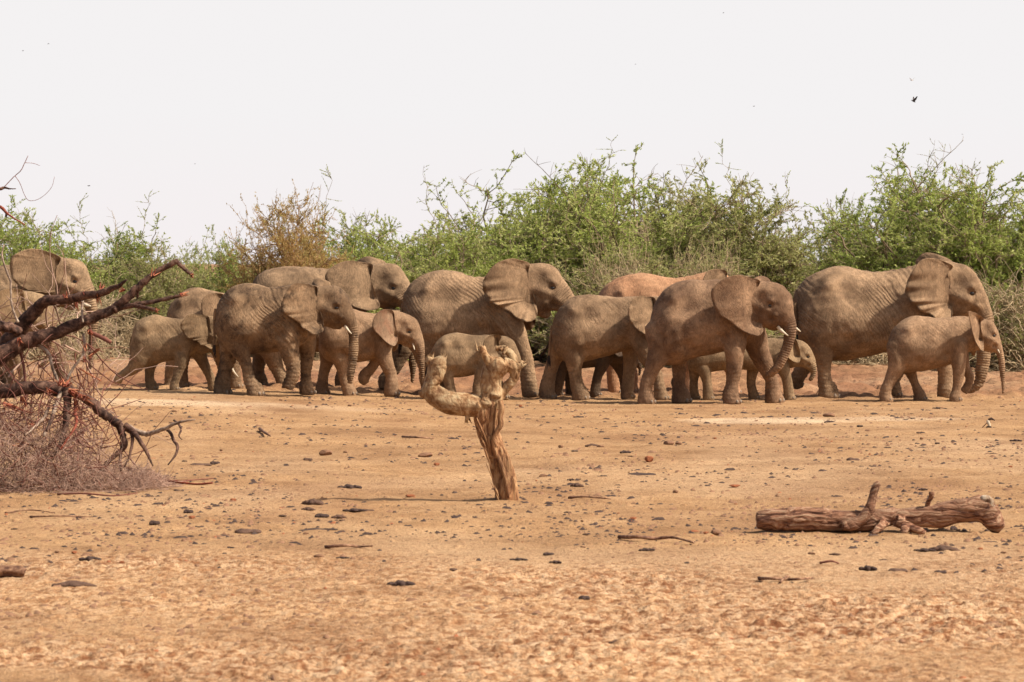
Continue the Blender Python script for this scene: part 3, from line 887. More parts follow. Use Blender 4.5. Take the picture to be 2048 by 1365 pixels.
HERD.append(dict(  # G
    Y=69.9, foot=792, seed=7, mat=M_calfred, earmat=M_earpink, label='young elephant with pinkish ear and one lifted forefoot, right of the mud-stained elephant', wr=0.6,
    torso=[(638, 650, 695), (643, 637, 710), (653, 626, 722), (670, 619, 728), (690, 617, 728), (707, 619, 727), (726, 625, 725), (745, 627, 720), (760, 627, 714), (775, 629, 704)],
    head=[(755, 626, 762, 696), (772, 622, 776, 694), (790, 623, 790, 691), (807, 626, 803, 689), (824, 633, 814, 690), (835, 643, 820, 692), (842, 659, 826, 696), (848, 680, 831, 704), (850, 705, 833, 715), (850, 735, 837, 735), (848, 758, 841, 758), (846, 772, 843, 772)],
    t0=7, jaw=[(800, 680, 8), (812, 690, 6), (822, 696, 3)],
    legs=[(-1, [(672, 675, 30), (680, 712, 20), (686, 738, 12), (691, 762, 11), (699, 780, 14)]), (1, [(658, 695, 22), (652, 728, 14), (645, 755, 11), (642, 778, 14)]),
          (-1, [(764, 668, 26), (767, 703, 19), (776, 732, 14), (784, 752, 12), (783, 776, 15)]), (1, [(758, 695, 18), (752, 722, 12), (741, 740, 10.5), (729, 752, 12), (727, 762, 12), (733, 770, 7)], 1)],
    eye=(819, 665), root=((788, 630), (792, 672)), ripple=0.015, flare=0.42,
    ear=[(787, 623), (769, 620), (757, 626), (750, 636), (747, 649), (750, 661), (760, 671), (775, 686), (789, 693), (796, 683), (795, 667), (791, 646)],
    tusks=[(-1, [(826, 689, 1.9), (828, 696, 1.5), (830, 701, 0.6)])]))
HERD.append(dict(  # H
    Y=71.6, foot=798, seed=8, mat=M_tan, label='big tan adult striding with flared ear, behind the calf at the stump', wr=1.3,
    torso=[(806, 610, 655), (811, 590, 690), (825, 571, 712), (845, 557, 722), (865, 550, 724), (885, 547, 722), (909, 548, 717), (936, 557, 710), (960, 560, 704), (985, 553, 695), (1008, 546, 680), (1025, 543, 665)],
    head=[(1005, 540, 1015, 660), (1030, 538, 1040, 648), (1059, 534, 1068, 640), (1080, 533, 1080, 634), (1098, 535, 1089, 630), (1113, 545, 1098, 628), (1127, 563, 1106, 627), (1139, 582, 1114, 629), (1151, 602, 1120, 634), (1161, 628, 1134, 648), (1166, 665, 1144, 668), (1165, 710, 1148, 710), (1160, 755, 1150, 755)],
    jaw=[(1075, 620, 16), (1088, 632, 12), (1098, 640, 7)],
    legs=[(-1, [(1000, 630, 42), (1020, 660, 30), (1038, 690, 20), (1048, 718, 17), (1055, 750, 15), (1059, 782, 17)]), (1, [(990, 660, 34), (978, 710, 20), (966, 750, 14), (960, 782, 16)]),
          (-1, [(845, 660, 48), (852, 705, 28), (855, 740, 17), (855, 765, 15), (860, 783, 18)]), (1, [(852, 680, 36), (868, 725, 20), (880, 755, 14), (884, 782, 16)])],
    eye=(1104, 583), root=((1055, 545), (1062, 605)), ripple=0.07, flare=0.74,
    ear=[(1059, 534), (1040, 527), (1026, 524), (1009, 527), (993, 534), (980, 547), (969, 564), (966, 577), (969, 592), (978, 603), (980, 610), (990, 615), (1003, 621), (1019, 630), (1032, 642), (1045, 648), (1059, 650), (1071, 643), (1074, 629), (1072, 612), (1065, 592), (1059, 571), (1056, 553)],
    tail=[(806, 615, 4), (801, 650, 3), (800, 690, 2.4)]))
HERD.append(dict(  # I
    Y=69.4, foot=800, seed=9, mat=M_calf, label='small calf directly behind the standing dead stump', wr=0.5,
    torso=[(861, 706, 728), (866, 695, 742), (874, 683, 752), (888, 671, 757), (909, 666, 756), (930, 669, 754), (950, 671, 750), (970, 670, 744), (988, 671, 735)],
    head=[(968, 669, 978, 738), (983, 670, 990, 738), (998, 671, 1001, 737), (1012, 673, 1009, 737), (1027, 682, 1016, 738), (1036, 700, 1021, 740), (1042, 718, 1027, 745), (1043, 735, 1033, 750), (1040, 753, 1033, 757), (1033, 768, 1028, 763), (1025, 774, 1023, 769)],
    t0=6,
    legs=[(-1, [(887, 722, 24), (893, 748, 14), (899, 768, 10), (903, 788, 12)]), (1, [(880, 735, 18), (877, 762, 11), (876, 786, 12)]),
          (-1, [(968, 720, 20), (962, 748, 13), (957, 770, 10), (957, 788, 12)]), (1, [(982, 735, 16), (994, 760, 10), (1006, 788, 11)])],
    eye=(1016, 706), root=((994, 676), (998, 705)), ripple=0.03, flare=0.30,
    ear=[(1003, 673), (988, 669), (975, 674), (967, 686), (969, 702), (978, 714), (990, 722), (1000, 716), (1001, 700), (998, 686)],
    tail=[(863, 705, 2.4), (857, 722, 1.8), (854, 738, 1.5)]))
HERD.append(dict(  # J
    Y=70.2, foot=803, seed=10, mat=M_tan, label='medium brown elephant whose head is hidden behind the tusked one, right of the stump', wr=0.8,
    torso=[(1104, 655, 685), (1109, 637, 706), (1120, 618, 722), (1136, 603, 730), (1155, 595, 731), (1178, 592, 726), (1202, 594, 720), (1226, 597, 714), (1250, 598, 707), (1275, 597, 698), (1298, 598, 685)],
    head=[(1280, 598, 1285, 684), (1303, 597, 1304, 684), (1325, 598, 1321, 681), (1343, 604, 1333, 680), (1356, 620, 1342, 682), (1365, 645, 1350, 685), (1371, 670, 1355, 692), (1372, 710, 1358, 710), (1370, 750, 1360, 750)],
    legs=[(-1, [(1140, 670, 37), (1147, 712, 24), (1150, 742, 15), (1152, 768, 13), (1159, 788, 17)]), (1, [(1122, 695, 24), (1110, 722, 15), (1101, 750, 13), (1094, 784, 17)]),
          (-1, [(1277, 650, 30), (1283, 690, 23), (1296, 725, 16), (1312, 755, 12), (1320, 786, 14)]), (1, [(1262, 680, 24), (1263, 720, 16), (1258, 760, 12.5), (1255, 787, 14)])],
    eye=(1340, 640), root=((1305, 603), (1312, 650)), ripple=0.05, flare=0.56,
    ear=[(1309, 601), (1293, 597), (1275, 596), (1260, 606), (1253, 627), (1257, 645), (1270, 661), (1284, 670), (1298, 677), (1312, 677), (1318, 660), (1314, 630)],
    tail=[(1105, 655, 3.4), (1101, 680, 2.8), (1098, 715, 2.2)], taily=-0.05))
HERD.append(dict(  # K
    Y=68.1, foot=806, seed=11, mat=M_brown, label='brown tusked elephant curling its trunk back between its forelegs, large smooth ear', wr=0.8,
    torso=[(1299, 650, 690), (1302, 630, 706), (1310, 606, 722), (1325, 582, 730), (1345, 566, 730), (1367, 559, 724), (1390, 557, 716), (1411, 560, 711), (1432, 559, 706), (1455, 557, 700), (1478, 556, 688), (1495, 557, 672)],
    head=[(1475, 559, 1485, 655), (1498, 560, 1505, 656), (1520, 561, 1522, 656), (1541, 562, 1535, 655), (1558, 566, 1545, 655), (1570, 576, 1552, 655), (1580, 590, 1557, 654), (1585, 606, 1560, 653), (1587, 624, 1562, 652), (1591, 645, 1565, 660), (1591, 665, 1565, 672), (1586, 687, 1563, 683), (1579, 708, 1558, 700), (1571, 726, 1551, 718), (1561, 740, 1542, 732), (1548, 752, 1536, 740), (1532, 756, 1530, 747)],
    t0=8, yaw=0.22, jaw=[(1530, 640, 12), (1542, 652, 9), (1555, 658, 5)],
    legs=[(-1, [(1330, 660, 42), (1317, 705, 24), (1303, 738, 14.5), (1291, 768, 14), (1290, 788, 17)]), (1, [(1352, 680, 30), (1360, 718, 18), (1360, 750, 14), (1360, 772, 14), (1363, 790, 19)]),
          (-1, [(1461, 640, 34), (1465, 685, 25), (1468, 711, 18.5), (1466, 742, 15.5), (1461, 770, 13), (1459, 790, 18)]), (1, [(1505, 660, 28), (1520, 700, 22), (1532, 730, 18), (1546, 760, 14), (1550, 788, 18)])],
    eye=(1537, 610), root=((1515, 565), (1517, 632)), ripple=0.012, flare=0.70,
    ear=[(1518, 562), (1493, 553), (1471, 549), (1450, 553), (1431, 564), (1418, 579), (1418, 596), (1424, 613), (1433, 628), (1450, 638), (1465, 649), (1480, 660), (1499, 668), (1514, 670), (1523, 660), (1522, 648), (1516, 630), (1508, 611), (1504, 588)],
    farear=[(1530, 590), (1512, 575), (1507, 562), (1511, 556), (1524, 551), (1537, 553), (1547, 562), (1545, 585)],
    tusks=[(-1, [(1553, 652, 3.6), (1561, 661, 3.2), (1573, 670, 1.0)]), (1, [(1583, 648, 3.4), (1593, 656, 3.0), (1603, 663, 1.0)])]))
HERD.append(dict(  # L
    Y=73.6, foot=792, seed=12, mat=M_red, earmat=M_tan, label='elephant dusted bright orange-red, only its back showing behind two others', wr=0.8,
    torso=[(1193, 610, 650), (1198, 592, 680), (1207, 580, 700), (1222, 568, 712), (1245, 558, 714), (1281, 551, 712), (1315, 555, 708), (1352, 561, 702), (1385, 556, 695), (1408, 552, 682)],
    head=[(1390, 553, 1400, 655), (1412, 549, 1418, 652), (1432, 546, 1434, 650), (1447, 550, 1442, 646), (1460, 560, 1449, 644), (1469, 580, 1454, 644), (1475, 602, 1458, 646), (1480, 625, 1463, 652), (1481, 665, 1466, 668), (1479, 710, 1467, 710), (1477, 750, 1469, 750)],
    legs=[(-1, [(1225, 660, 40), (1228, 710, 22), (1224, 748, 14), (1228, 778, 16)]), (1, [(1235, 680, 32), (1248, 720, 18), (1262, 750, 14), (1262, 778, 15)]),
          (-1, [(1405, 660, 32), (1440, 710, 19), (1462, 745, 14), (1462, 778, 15)]), (1, [(1395, 670, 28), (1382, 715, 18), (1370, 750, 13), (1366, 778, 15)])],
    eye=(1450, 595), root=((1451, 554), (1446, 625)), ripple=0.015, flare=0.6,
    farear=[(1440, 660), (1420, 660), (1410, 640), (1415, 615), (1430, 600), (1446, 620)], ear=[(1452, 552), (1440, 544), (1420, 544), (1408, 550), (1400, 570), (1403, 600), (1416, 625), (1436, 638), (1446, 625), (1444, 590)]))
HERD.append(dict(  # N
    Y=70.0, foot=803, seed=13, mat=M_calf, label='calf with a small curled trunk walking on the far side of the tusked elephant', wr=0.5,
    torso=[(1374, 705, 728), (1379, 693, 742), (1390, 684, 750), (1408, 680, 750), (1432, 678, 746), (1460, 679, 743), (1490, 679, 743), (1520, 679, 743), (1545, 679, 738), (1562, 681, 728)],
    head=[(1545, 680, 1552, 738), (1560, 680, 1568, 740), (1578, 681, 1582, 740), (1594, 682, 1592, 738), (1608, 687, 1600, 738), (1619, 697, 1606, 739), (1627, 712, 1611, 741), (1632, 730, 1617, 745), (1633, 746, 1621, 749), (1629, 759, 1620, 755), (1621, 768, 1616, 762)],
    t0=6,
    legs=[(-1, [(1400, 720, 22), (1408, 745, 14), (1413, 768, 9.5), (1415, 790, 11)]), (1, [(1393, 730, 18), (1389, 757, 10), (1388, 775, 9), (1390, 790, 10)]),
          (-1, [(1548, 712, 20), (1562, 735, 15), (1572, 760, 11), (1577, 790, 11)]), (1, [(1512, 720, 18), (1505, 750, 11), (1503, 770, 9), (1508, 790, 11)])],
    eye=(1614, 717), root=((1586, 685), (1592, 712)), ripple=0.02, flare=0.27,
    ear=[(1590, 682), (1578, 681), (1568, 688), (1566, 702), (1572, 716), (1584, 726), (1596, 727), (1599, 712), (1595, 695)],
    tail=[(1375, 703, 2.4), (1362, 730, 1.8), (1345, 765, 1.6)]))
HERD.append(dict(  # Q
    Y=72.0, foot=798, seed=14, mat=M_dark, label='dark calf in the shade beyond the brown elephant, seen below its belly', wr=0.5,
    torso=[(1100, 690, 715), (1104, 680, 728), (1113, 670, 738), (1130, 663, 744), (1150, 660, 744), (1172, 661, 742), (1195, 663, 740), (1215, 663, 735), (1230, 664, 725)],
    head=[(1212, 663, 1220, 732), (1228, 661, 1235, 733), (1243, 662, 1247, 732), (1257, 664, 1256, 731), (1268, 671, 1262, 731), (1276, 684, 1266, 733), (1281, 700, 1270, 737), (1284, 718, 1275, 742), (1284, 740, 1277, 745), (1281, 757, 1276, 758)],
    legs=[(-1, [(1122, 705, 22), (1128, 732, 14), (1122, 755, 10), (1114, 785, 11)]), (1, [(1130, 715, 20), (1140, 745, 12), (1138, 765, 9), (1140, 785, 10)]),
          (-1, [(1212, 700, 20), (1205, 732, 14), (1195, 758, 10), (1190, 786, 11)]), (1, [(1222, 710, 18), (1236, 735, 13), (1247, 760, 10), (1252, 786, 10)])],
    eye=(1266, 700), root=((1240, 668), (1244, 700)), ripple=0.02, flare=0.3,
    ear=[(1248, 664), (1232, 662), (1220, 670), (1216, 686), (1222, 705), (1236, 718), (1247, 712), (1247, 690)],
    tail=[(1100, 690, 2.6), (1092, 705, 2.2), (1082, 716, 2.0)]))
HERD.append(dict(  # R
    Y=71.4, foot=801, seed=15, mat=M_tan, label='largest adult elephant, at the right, pale streaks on its ragged ear', wr=1.5,
    torso=[(1586, 605, 635), (1590, 590, 662), (1600, 575, 690), (1617, 559, 712), (1640, 546, 724), (1669, 538, 728), (1699, 540, 726), (1729, 547, 721), (1759, 550, 714), (1788, 546, 708), (1821, 539, 701), (1848, 533, 690), (1872, 531, 675)],
    head=[(1850, 530, 1862, 665), (1875, 529, 1882, 655), (1898, 529, 1902, 648), (1917, 532, 1915, 644), (1935, 538, 1926, 642), (1949, 550, 1935, 640), (1960, 570, 1942, 640), (1971, 592, 1948, 642), (1980, 615, 1954, 648), (1986, 640, 1958, 660), (1987, 670, 1957, 680), (1983, 705, 1954, 705), (1978, 740, 1951, 740), (1972, 765, 1949, 758), (1962, 783, 1946, 770), (1945, 793, 1940, 780), (1928, 792, 1928, 784)],
    t0=8, jaw=[(1905, 625, 16), (1922, 638, 12), (1938, 648, 7)],
    legs=[(-1, [(1637, 650, 48), (1642, 695, 28), (1644, 735, 15), (1646, 765, 15), (1651, 785, 20)]), (1, [(1640, 680, 34), (1626, 720, 19), (1607, 748, 16), (1597, 768, 14), (1604, 784, 10)], 1),
          (-1, [(1850, 650, 40), (1872, 700, 25), (1884, 740, 17), (1885, 768, 15), (1886, 785, 18)]), (1, [(1845, 670, 34), (1825, 712, 21), (1802, 745, 15), (1791, 770, 13), (1792, 787, 15)])],
    eye=(1939, 593), root=((1898, 543), (1900, 612)), ripple=0.09, flare=0.80,
    ear=[(1900, 540), (1883, 530), (1855, 523), (1831, 527), (1813, 549), (1803, 571), (1799, 589), (1806, 604), (1821, 615), (1833, 629), (1850, 634), (1863, 645), (1880, 658), (1893, 655), (1899, 635), (1901, 600), (1894, 578), (1889, 557)],
    farear=[(1900, 570), (1860, 550), (1843, 535), (1848, 521), (1863, 511), (1888, 516), (1916, 531), (1915, 555)],
    tail=[(1586, 612, 4), (1588, 645, 3.4), (1591, 675, 3.0)], taily=-0.35))
HERD.append(dict(  # S
    Y=69.3, foot=805, seed=16, mat=M_calfred, label='reddish-tan calf at the right, narrow ear turned edge-on and trunk hanging straight', wr=0.6,
    torso=[(1777, 684, 705), (1781, 670, 724), (1789, 657, 738), (1802, 645, 747), (1817, 637, 749), (1834, 633, 746), (1852, 635, 744), (1871, 638, 741), (1892, 637, 735), (1912, 634, 726), (1930, 634, 712)],
    head=[(1915, 634, 1922, 710), (1932, 635, 1935, 707), (1950, 636, 1948, 705), (1968, 639, 1962, 703), (1984, 644, 1972, 703), (1993, 657, 1980, 704), (1999, 676, 1986, 706), (2005, 698, 1992, 712), (2009, 718, 1996, 726), (2010, 745, 1999, 745), (2010, 770, 2002, 770), (2009, 792, 2004, 792)],
    t0=7, jaw=[(1962, 692, 8), (1974, 702, 6), (1985, 708, 3)],
    legs=[(-1, [(1800, 695, 29), (1793, 730, 20), (1780, 758, 12.5), (1770, 780, 12), (1768, 795, 13)]), (1, [(1815, 725, 20), (1825, 750, 12), (1833, 772, 9), (1842, 793, 13)]),
          (-1, [(1910, 685, 25), (1913, 716, 17.5), (1914, 748, 12), (1910, 777, 9), (1907, 794, 12)]), (1, [(1922, 705, 18), (1934, 738, 11), (1943, 758, 10), (1939, 775, 9), (1930, 789, 9)], 1)],
    eye=(1985, 674), root=((1956, 642), (1958, 680)), ripple=0.02, flare=0.62,
    ear=[(1963, 641), (1955, 633), (1940, 627), (1928, 625), (1931, 641), (1937, 664), (1945, 684), (1955, 702), (1960, 702), (1963, 680), (1959, 662), (1958, 647)],
    tusks=[(-1, [(1994, 702, 1.8), (1996, 706, 1.2), (1997, 709, 0.5)])],
    tail=[(1778, 682, 2.6), (1779, 700, 1.8), (1778, 712, 1.4)], taily=-0.1))

for S in HERD:
    elephant(S)

# ------------------------------------------------------------------ bushes
LEAF_G = leaf_mat('thorn_bush_leaves', [(0.17, 0.23, 0.05), (0.32, 0.38, 0.085), (0.44, 0.48, 0.13), (0.54, 0.52, 0.24)])
LEAF_O = leaf_mat('olive_bush_leaves', [(0.20, 0.21, 0.07), (0.33, 0.34, 0.11), (0.44, 0.42, 0.17), (0.52, 0.46, 0.25)])
LEAF_B = leaf_mat('dry_bush_leaves', [(0.28, 0.15, 0.045), (0.42, 0.27, 0.085), (0.50, 0.36, 0.13), (0.42, 0.39, 0.14)])
TWIG = simple_mat('bush_twig', (0.26, 0.19, 0.12), 0.85, 0.35, 3)
DEADTW = simple_mat('dead_twig', (0.38, 0.285, 0.165), 0.85, 0.4, 2)
REDTW = simple_mat('dry_red_twig', (0.30, 0.18, 0.085), 0.85, 0.4, 2)


def strips(P, R, k=3):
    """many thin tubes at once: P (m,n,3), R (m,n)"""
    m, n, _ = P.shape
    T = np.gradient(P, axis=1); T /= np.linalg.norm(T, axis=2)[..., None] + 1e-9
    up = np.array([0.3, 0.9, 0.2]); A = np.cross(T, up); A /= np.linalg.norm(A, axis=2)[..., None] + 1e-9
    B = np.cross(T, A)
    th = np.linspace(0, 2 * math.pi, k, endpoint=False)
    V = P[:, :, None, :] + R[:, :, None, None] * (A[:, :, None, :] * np.cos(th)[None, None, :, None] + B[:, :, None, :] * np.sin(th)[None, None, :, None])
    idx = np.arange(m * n * k).reshape(m, n, k)
    a = idx[:, :-1, :]; b = np.roll(a, -1, axis=2); c = idx[:, 1:, :]; d = np.roll(c, -1, axis=2)
    F = np.stack([a, b, d, c], -1).reshape(-1, 4)
    return V.reshape(-1, 3), F


def grow(rs_, start, dirs, length, n, curl, grav):
    """m curved shoots: start (m,3), dirs (m,3) -> (m,n,3)"""
    m = len(start)
    P = np.zeros((m, n, 3)); P[:, 0] = start; d = dirs / np.linalg.norm(dirs, axis=1)[:, None]
    step = (length / (n - 1))[:, None]
    for i in range(1, n):
        d = d + curl * rs_.randn(m, 3) + np.array([0, 0, grav]); d /= np.linalg.norm(d, axis=1)[:, None]
        P[:, i] = P[:, i - 1] + d * step
    return P


def pick(P, rs_, per, lo, hi):
    """points and tangents on shoots: per points on each"""
    m, n, _ = P.shape
    t = rs_.uniform(lo, hi, (m, per)) * (n - 1)
    i = np.clip(t.astype(int), 0, n - 2); f = (t - i)[..., None]
    rows = np.arange(m)[:, None]
    a = P[rows, i]; b = P[rows, i + 1]
    return (a * (1 - f) + b * f).reshape(-1, 3), (b - a).reshape(-1, 3), np.repeat(np.arange(m), per)


def bush_variant(seed, shape=1.0, nl=15, n1=56, leaf=0.05):
    """a thorny shrub about 2 wide (radius 1) and 1 high, many arching stems; later scaled"""
    r = np.random.RandomState(seed)
    W, H = 2.6, 4.6
    az = r.rand(n1) * 2 * math.pi
    el = np.arcsin(np.clip(r.rand(n1) ** 0.85 * 1.02, 0.05, 1))
    rad = 0.60 + 0.38 * r.rand(n1) ** 0.7 + 0.08 * np.sin(az * 3 + seed)
    tgt = np.stack([np.cos(az) * np.cos(el) * W * 0.92, np.sin(az) * np.cos(el) * W * 0.92, 0.25 + np.sin(el) * H * 0.90], 1) * rad[:, None]
    st = np.stack([r.randn(n1) * 0.30, r.randn(n1) * 0.30, np.zeros(n1) - 0.05], 1)
    tt = np.linspace(0, 1, 10)[None, :, None]
    up = np.zeros((n1, 1, 3)); up[:, 0, 2] = 0.6 * np.hypot(tgt[:, 0], tgt[:, 1]) * 0.45
    P1 = st[:, None] * (1 - tt) + tgt[:, None] * tt + up * np.sin(tt * math.pi)
    P1 = P1 + np.cumsum(0.075 * r.randn(n1, 10, 3), axis=1) * tt ** 0.5
    v1, f1 = strips(P1, np.linspace(0.045, 0.010, 10)[None].repeat(n1, 0), 5)
    s2, t2, own = pick(P1, r, 14, 0.28, 1.0)
    m2 = len(s2)
    d2 = t2 / np.linalg.norm(t2, axis=1)[:, None] * 0.8 + 1.15 * r.randn(m2, 3) * [1, 1, .6] + [0, 0, 0.05]
    P2 = grow(r, s2, d2, 0.5 + 0.9 * r.rand(m2), 6, 0.2, 0.01)
    v2, f2 = strips(P2, np.linspace(0.013, 0.006, 6)[None].repeat(m2, 0), 3)
    s3, t3, own3 = pick(P2, r, 8, 0.1, 1.0)
    m3 = len(s3)
    d3 = t3 / np.linalg.norm(t3, axis=1)[:, None] * 0.8 + 0.7 * r.randn(m3, 3) + [0, 0, 0.15]
    P3 = grow(r, s3, d3, 0.18 + 0.34 * r.rand(m3), 4, 0.17, 0.0)
    v3, f3 = strips(P3, np.linspace(0.006, 0.003, 4)[None].repeat(m3, 0), 3)
    Vt = np.vstack([v1, v2, v3]); Ft = np.vstack([f1, f2 + len(v1), f3 + len(v1) + len(v2)])
    # leaves: feathery little blades along the fine shoots; some shoots are bare
    c4, t4, own4 = pick(P3, r, nl, 0.05, 1.08)
    tint2 = r.rand(m2) * 0.5 + 0.25; bare = (r.rand(m2) < 0.16)
    o2 = own3[own4]
    dead_low = (c4[:, 2] < 1.2 + 1.0 * vn2(c4[:, 0] * 0.8, c4[:, 1] * 0.8, seed)) & (r.rand(len(c4)) < 0.72)
    keep = ~bare[o2] & ~dead_low
    c4, t4, o2 = c4[keep], t4[keep], o2[keep]
    m = len(c4)
    c4 = c4 + 0.018 * r.randn(m, 3)
    u = t4 / (np.linalg.norm(t4, axis=1)[:, None] + 1e-9) + 0.75 * r.randn(m, 3); u /= np.linalg.norm(u, axis=1)[:, None]
    w = np.cross(u, r.randn(m, 3)); w /= np.linalg.norm(w, axis=1)[:, None]
    sz = leaf * (0.7 + 0.7 * r.rand(m))[:, None]
    q = np.stack([c4 - u * sz * .5 - w * sz * 0.2, c4 + w * sz * 0.24, c4 + u * sz * .6], 1).reshape(-1, 3)
    F = np.arange(3 * m).reshape(m, 3)
    tint = np.clip(tint2[o2] + 0.13 * r.randn(m), 0, 1)
    hz_ = np.percentile(c4[:, 2], 99.93); hx_ = np.percentile(np.abs(c4[:, 0]), 97)
    nrm = np.array([2.5 / hx_, 2.5 / hx_, 4.6 / hz_])
    return (Vt * nrm, Ft), (q * nrm, F, np.repeat(tint, 3))


def twig_tangle(seed, n, W, D, H, length, rad, curl=0.28, droop=0.0, npt=7):
    r = np.random.RandomState(seed)
    a = r.rand(n) * 2 * math.pi; q = np.sqrt(r.rand(n))
    z = r.rand(n) ** 1.3
    s = np.stack([np.cos(a) * q * W * (1 - 0.45 * z), np.sin(a) * q * D * (1 - 0.45 * z), z * H], 1)
    d = np.stack([np.cos(a), np.sin(a), 0 * a], 1) * 0.4 + r.randn(n, 3) * 0.7
    P = grow(r, s, d, length * (0.4 + r.rand(n)), npt, curl, droop)
    P[:, :, 2] = np.maximum(P[:, :, 2], 0.01 + 0.03 * r.rand(n)[:, None])
    R = rad * (0.6 + 0.8 * r.rand(n))[:, None] * np.linspace(1, 0.5, npt)[None]
    return strips(P, R, 3)


VAR = []
for i, (sd, lf) in enumerate(((101, .092), (202, .088), (303, .086))):
    (Vt, Ft), (Vl, Fl, tint) = bush_variant(sd, nl=13, leaf=lf)
    mt = mesh_np('stems', Vt, Ft, TWIG)
    ml = {}
    for nm, mat in (('g', LEAF_G), ('o', LEAF_O), ('b', LEAF_B)):
        if nm == 'g' or i == {'o': 1, 'b': 2}[nm] or nm == 'o':
            m_ = mesh_np('foliage', Vl, Fl, mat, smooth=False)
            a_ = m_.attributes.new('tint', 'FLOAT', 'POINT'); a_.data.foreach_set('value', tint.astype(np.float32))
            ml[nm] = m_
    VAR.append((mt, ml))
(Vt, Ft), (Vl, Fl, tint) = bush_variant(404, nl=13, n1=60, leaf=.065)      # the nearly dead one
dry_stems = mesh_np('stems', Vt, Ft, REDTW)
dry_leaf = mesh_np('foliage', Vl, Fl, LEAF_B, smooth=False)
a_ = dry_leaf.attributes.new('tint', 'FLOAT', 'POINT'); a_.data.foreach_set('value', tint.astype(np.float32))
TV = [mesh_np('dead_twigs', *twig_tangle(900 + i, 2400, 2.4, 2.2, 1.9, 0.9, 0.009, 0.32, -0.01), DEADTW) for i in range(2)]


def bush(px, top, hw, Y, kind, label, seed, base=None, tangle=None, name='thorn_bush'):
    if tangle is None: tangle = 1.35 if 1150 < px < 1600 else 0.75
    k = Y / FOC
    X = (px - 1024) * k
    g = gz(X, Y)
    z_top = CAMZ + (HOR - top) * k
    sz = (z_top - g) / 4.6; sx = max(hw * 1.22 * k / 2.5, (0.62 if kind == 'b' else 0.5 if px in (405, 470, 1530, 1640, 1710) else 0.85) * sz)
    r = random.Random(seed)
    root = empty(name, (X, Y, g), r.uniform(0, 6.28))
    tag(root, label, 'bush', 'thorn bushes behind the herd')
    v = seed % 3
    if kind == 'b': st, lf = dry_stems, dry_leaf
    else: st, lf = VAR[v][0], VAR[v][1].get(kind) or VAR[v][1]['g']
    for nm, m_ in (('stems', st), ('foliage', lf)):
        o = obj(nm, m_, root); o.scale = (sx, sx, sz)
        if nm == 'foliage': o['kind'] = 'stuff'
    if tangle > 0:
        o = obj('dead_twigs', TV[seed % 2], root); o.scale = (sx * 0.95, sx * 0.95, tangle); o['kind'] = 'stuff'
    return root


BUSHES = [
    (-60, 405, 100, 99, 'g', 'green thorn bush cut off by the left edge, above the leftmost adult'),
    (55, 425, 95, 101, 'g', 'pale green thorn bush rising behind the leftmost flared ear'),
    (150, 452, 85, 98, 'g', 'low green thorn bush behind the leftmost forehead and the upper dead branch'),
    (245, 440, 75, 102, 'g', 'thorn bush with two thin upright shoots behind the forked dead branch'),
    (310, 492, 70, 97, 'o', 'low olive bush behind the tips of the forked dead branch'),
    (405, 462, 55, 103, 'g', 'sparse green bush just left of the dry brown bush'),
    (470, 462, 60, 100, 'g', 'small green bush touching the left side of the dry brown bush'),
    (700, 428, 75, 100, 'g', 'green bush immediately right of the dry brown bush'),
    (775, 450, 80, 97, 'g', 'rounded green bush behind the pale forehead of the large adult'),
    (850, 446, 75, 102, 'g', 'green bush under the lone wispy shoot, left of the tall thicket'),
    (930, 442, 75, 98, 'g', 'green bush at the left foot of the tall thicket'),
    (1010, 322, 80, 104, 'g', 'tall open-crowned thorn bush at the left end of the tall thicket'),
    (1105, 335, 110, 100, 'g', 'dense green thorn bush in the left half of the tall thicket'),
    (1195, 322, 110, 103, 'g', 'thorn bush with long pale shoots in the middle of the tall thicket'),
    (1290, 308, 115, 99, 'g', 'tallest thorn bush in the middle of the tall thicket'),
    (1385, 338, 110, 102, 'o', 'olive thorn bush right of the tallest one, many tan stems'),
    (1475, 362, 95, 98, 'o', 'yellow-green thorn bush behind the tusked elephant'),
    (1530, 418, 62, 103, 'g', 'smaller bush at the right end of the tall thicket'),
    (1640, 488, 70, 101, 'o', 'low flat-topped dark bush in the gap left of the right-hand thicket'),
    (1710, 400, 75, 104, 'g', 'open thorn bush behind the back of the largest adult'),
    (1785, 345, 90, 100, 'g', 'high thorn bush behind the neck of the largest adult'),
    (1870, 310, 115, 103, 'g', 'highest bush of the right-hand thicket, long bare shoots on top'),
    (1965, 335, 110, 99, 'g', 'green bush above the head of the largest adult'),
    (2060, 345, 115, 102, 'g', 'green bush cut off by the right edge of the photo'),
    (2170, 330, 120, 99, 'g', 'green bush just past the right edge, its side twigs entering the photo'),
    (2010, 575, 75, 90, 'o', 'low tangled bush at the right edge behind the reddish calf'),
    (1240, 470, 110, 94, 'o', 'low bush of tangled tan stems behind the orange-dusted elephant'),
    (1410, 490, 100, 94, 'o', 'low tangle of stems and leaves behind the tusked elephant'),
]
for i, (px, top, hw, Y, kd, lb) in enumerate(BUSHES):
    bush(px, top, hw, Y, kd, lb, 31 + i * 5)
bush(590, 385, 66, 95, 'b', 'dry brown bush with rusty bare twigs among the green ones', 77, tangle=1.1, name='dry_bush')

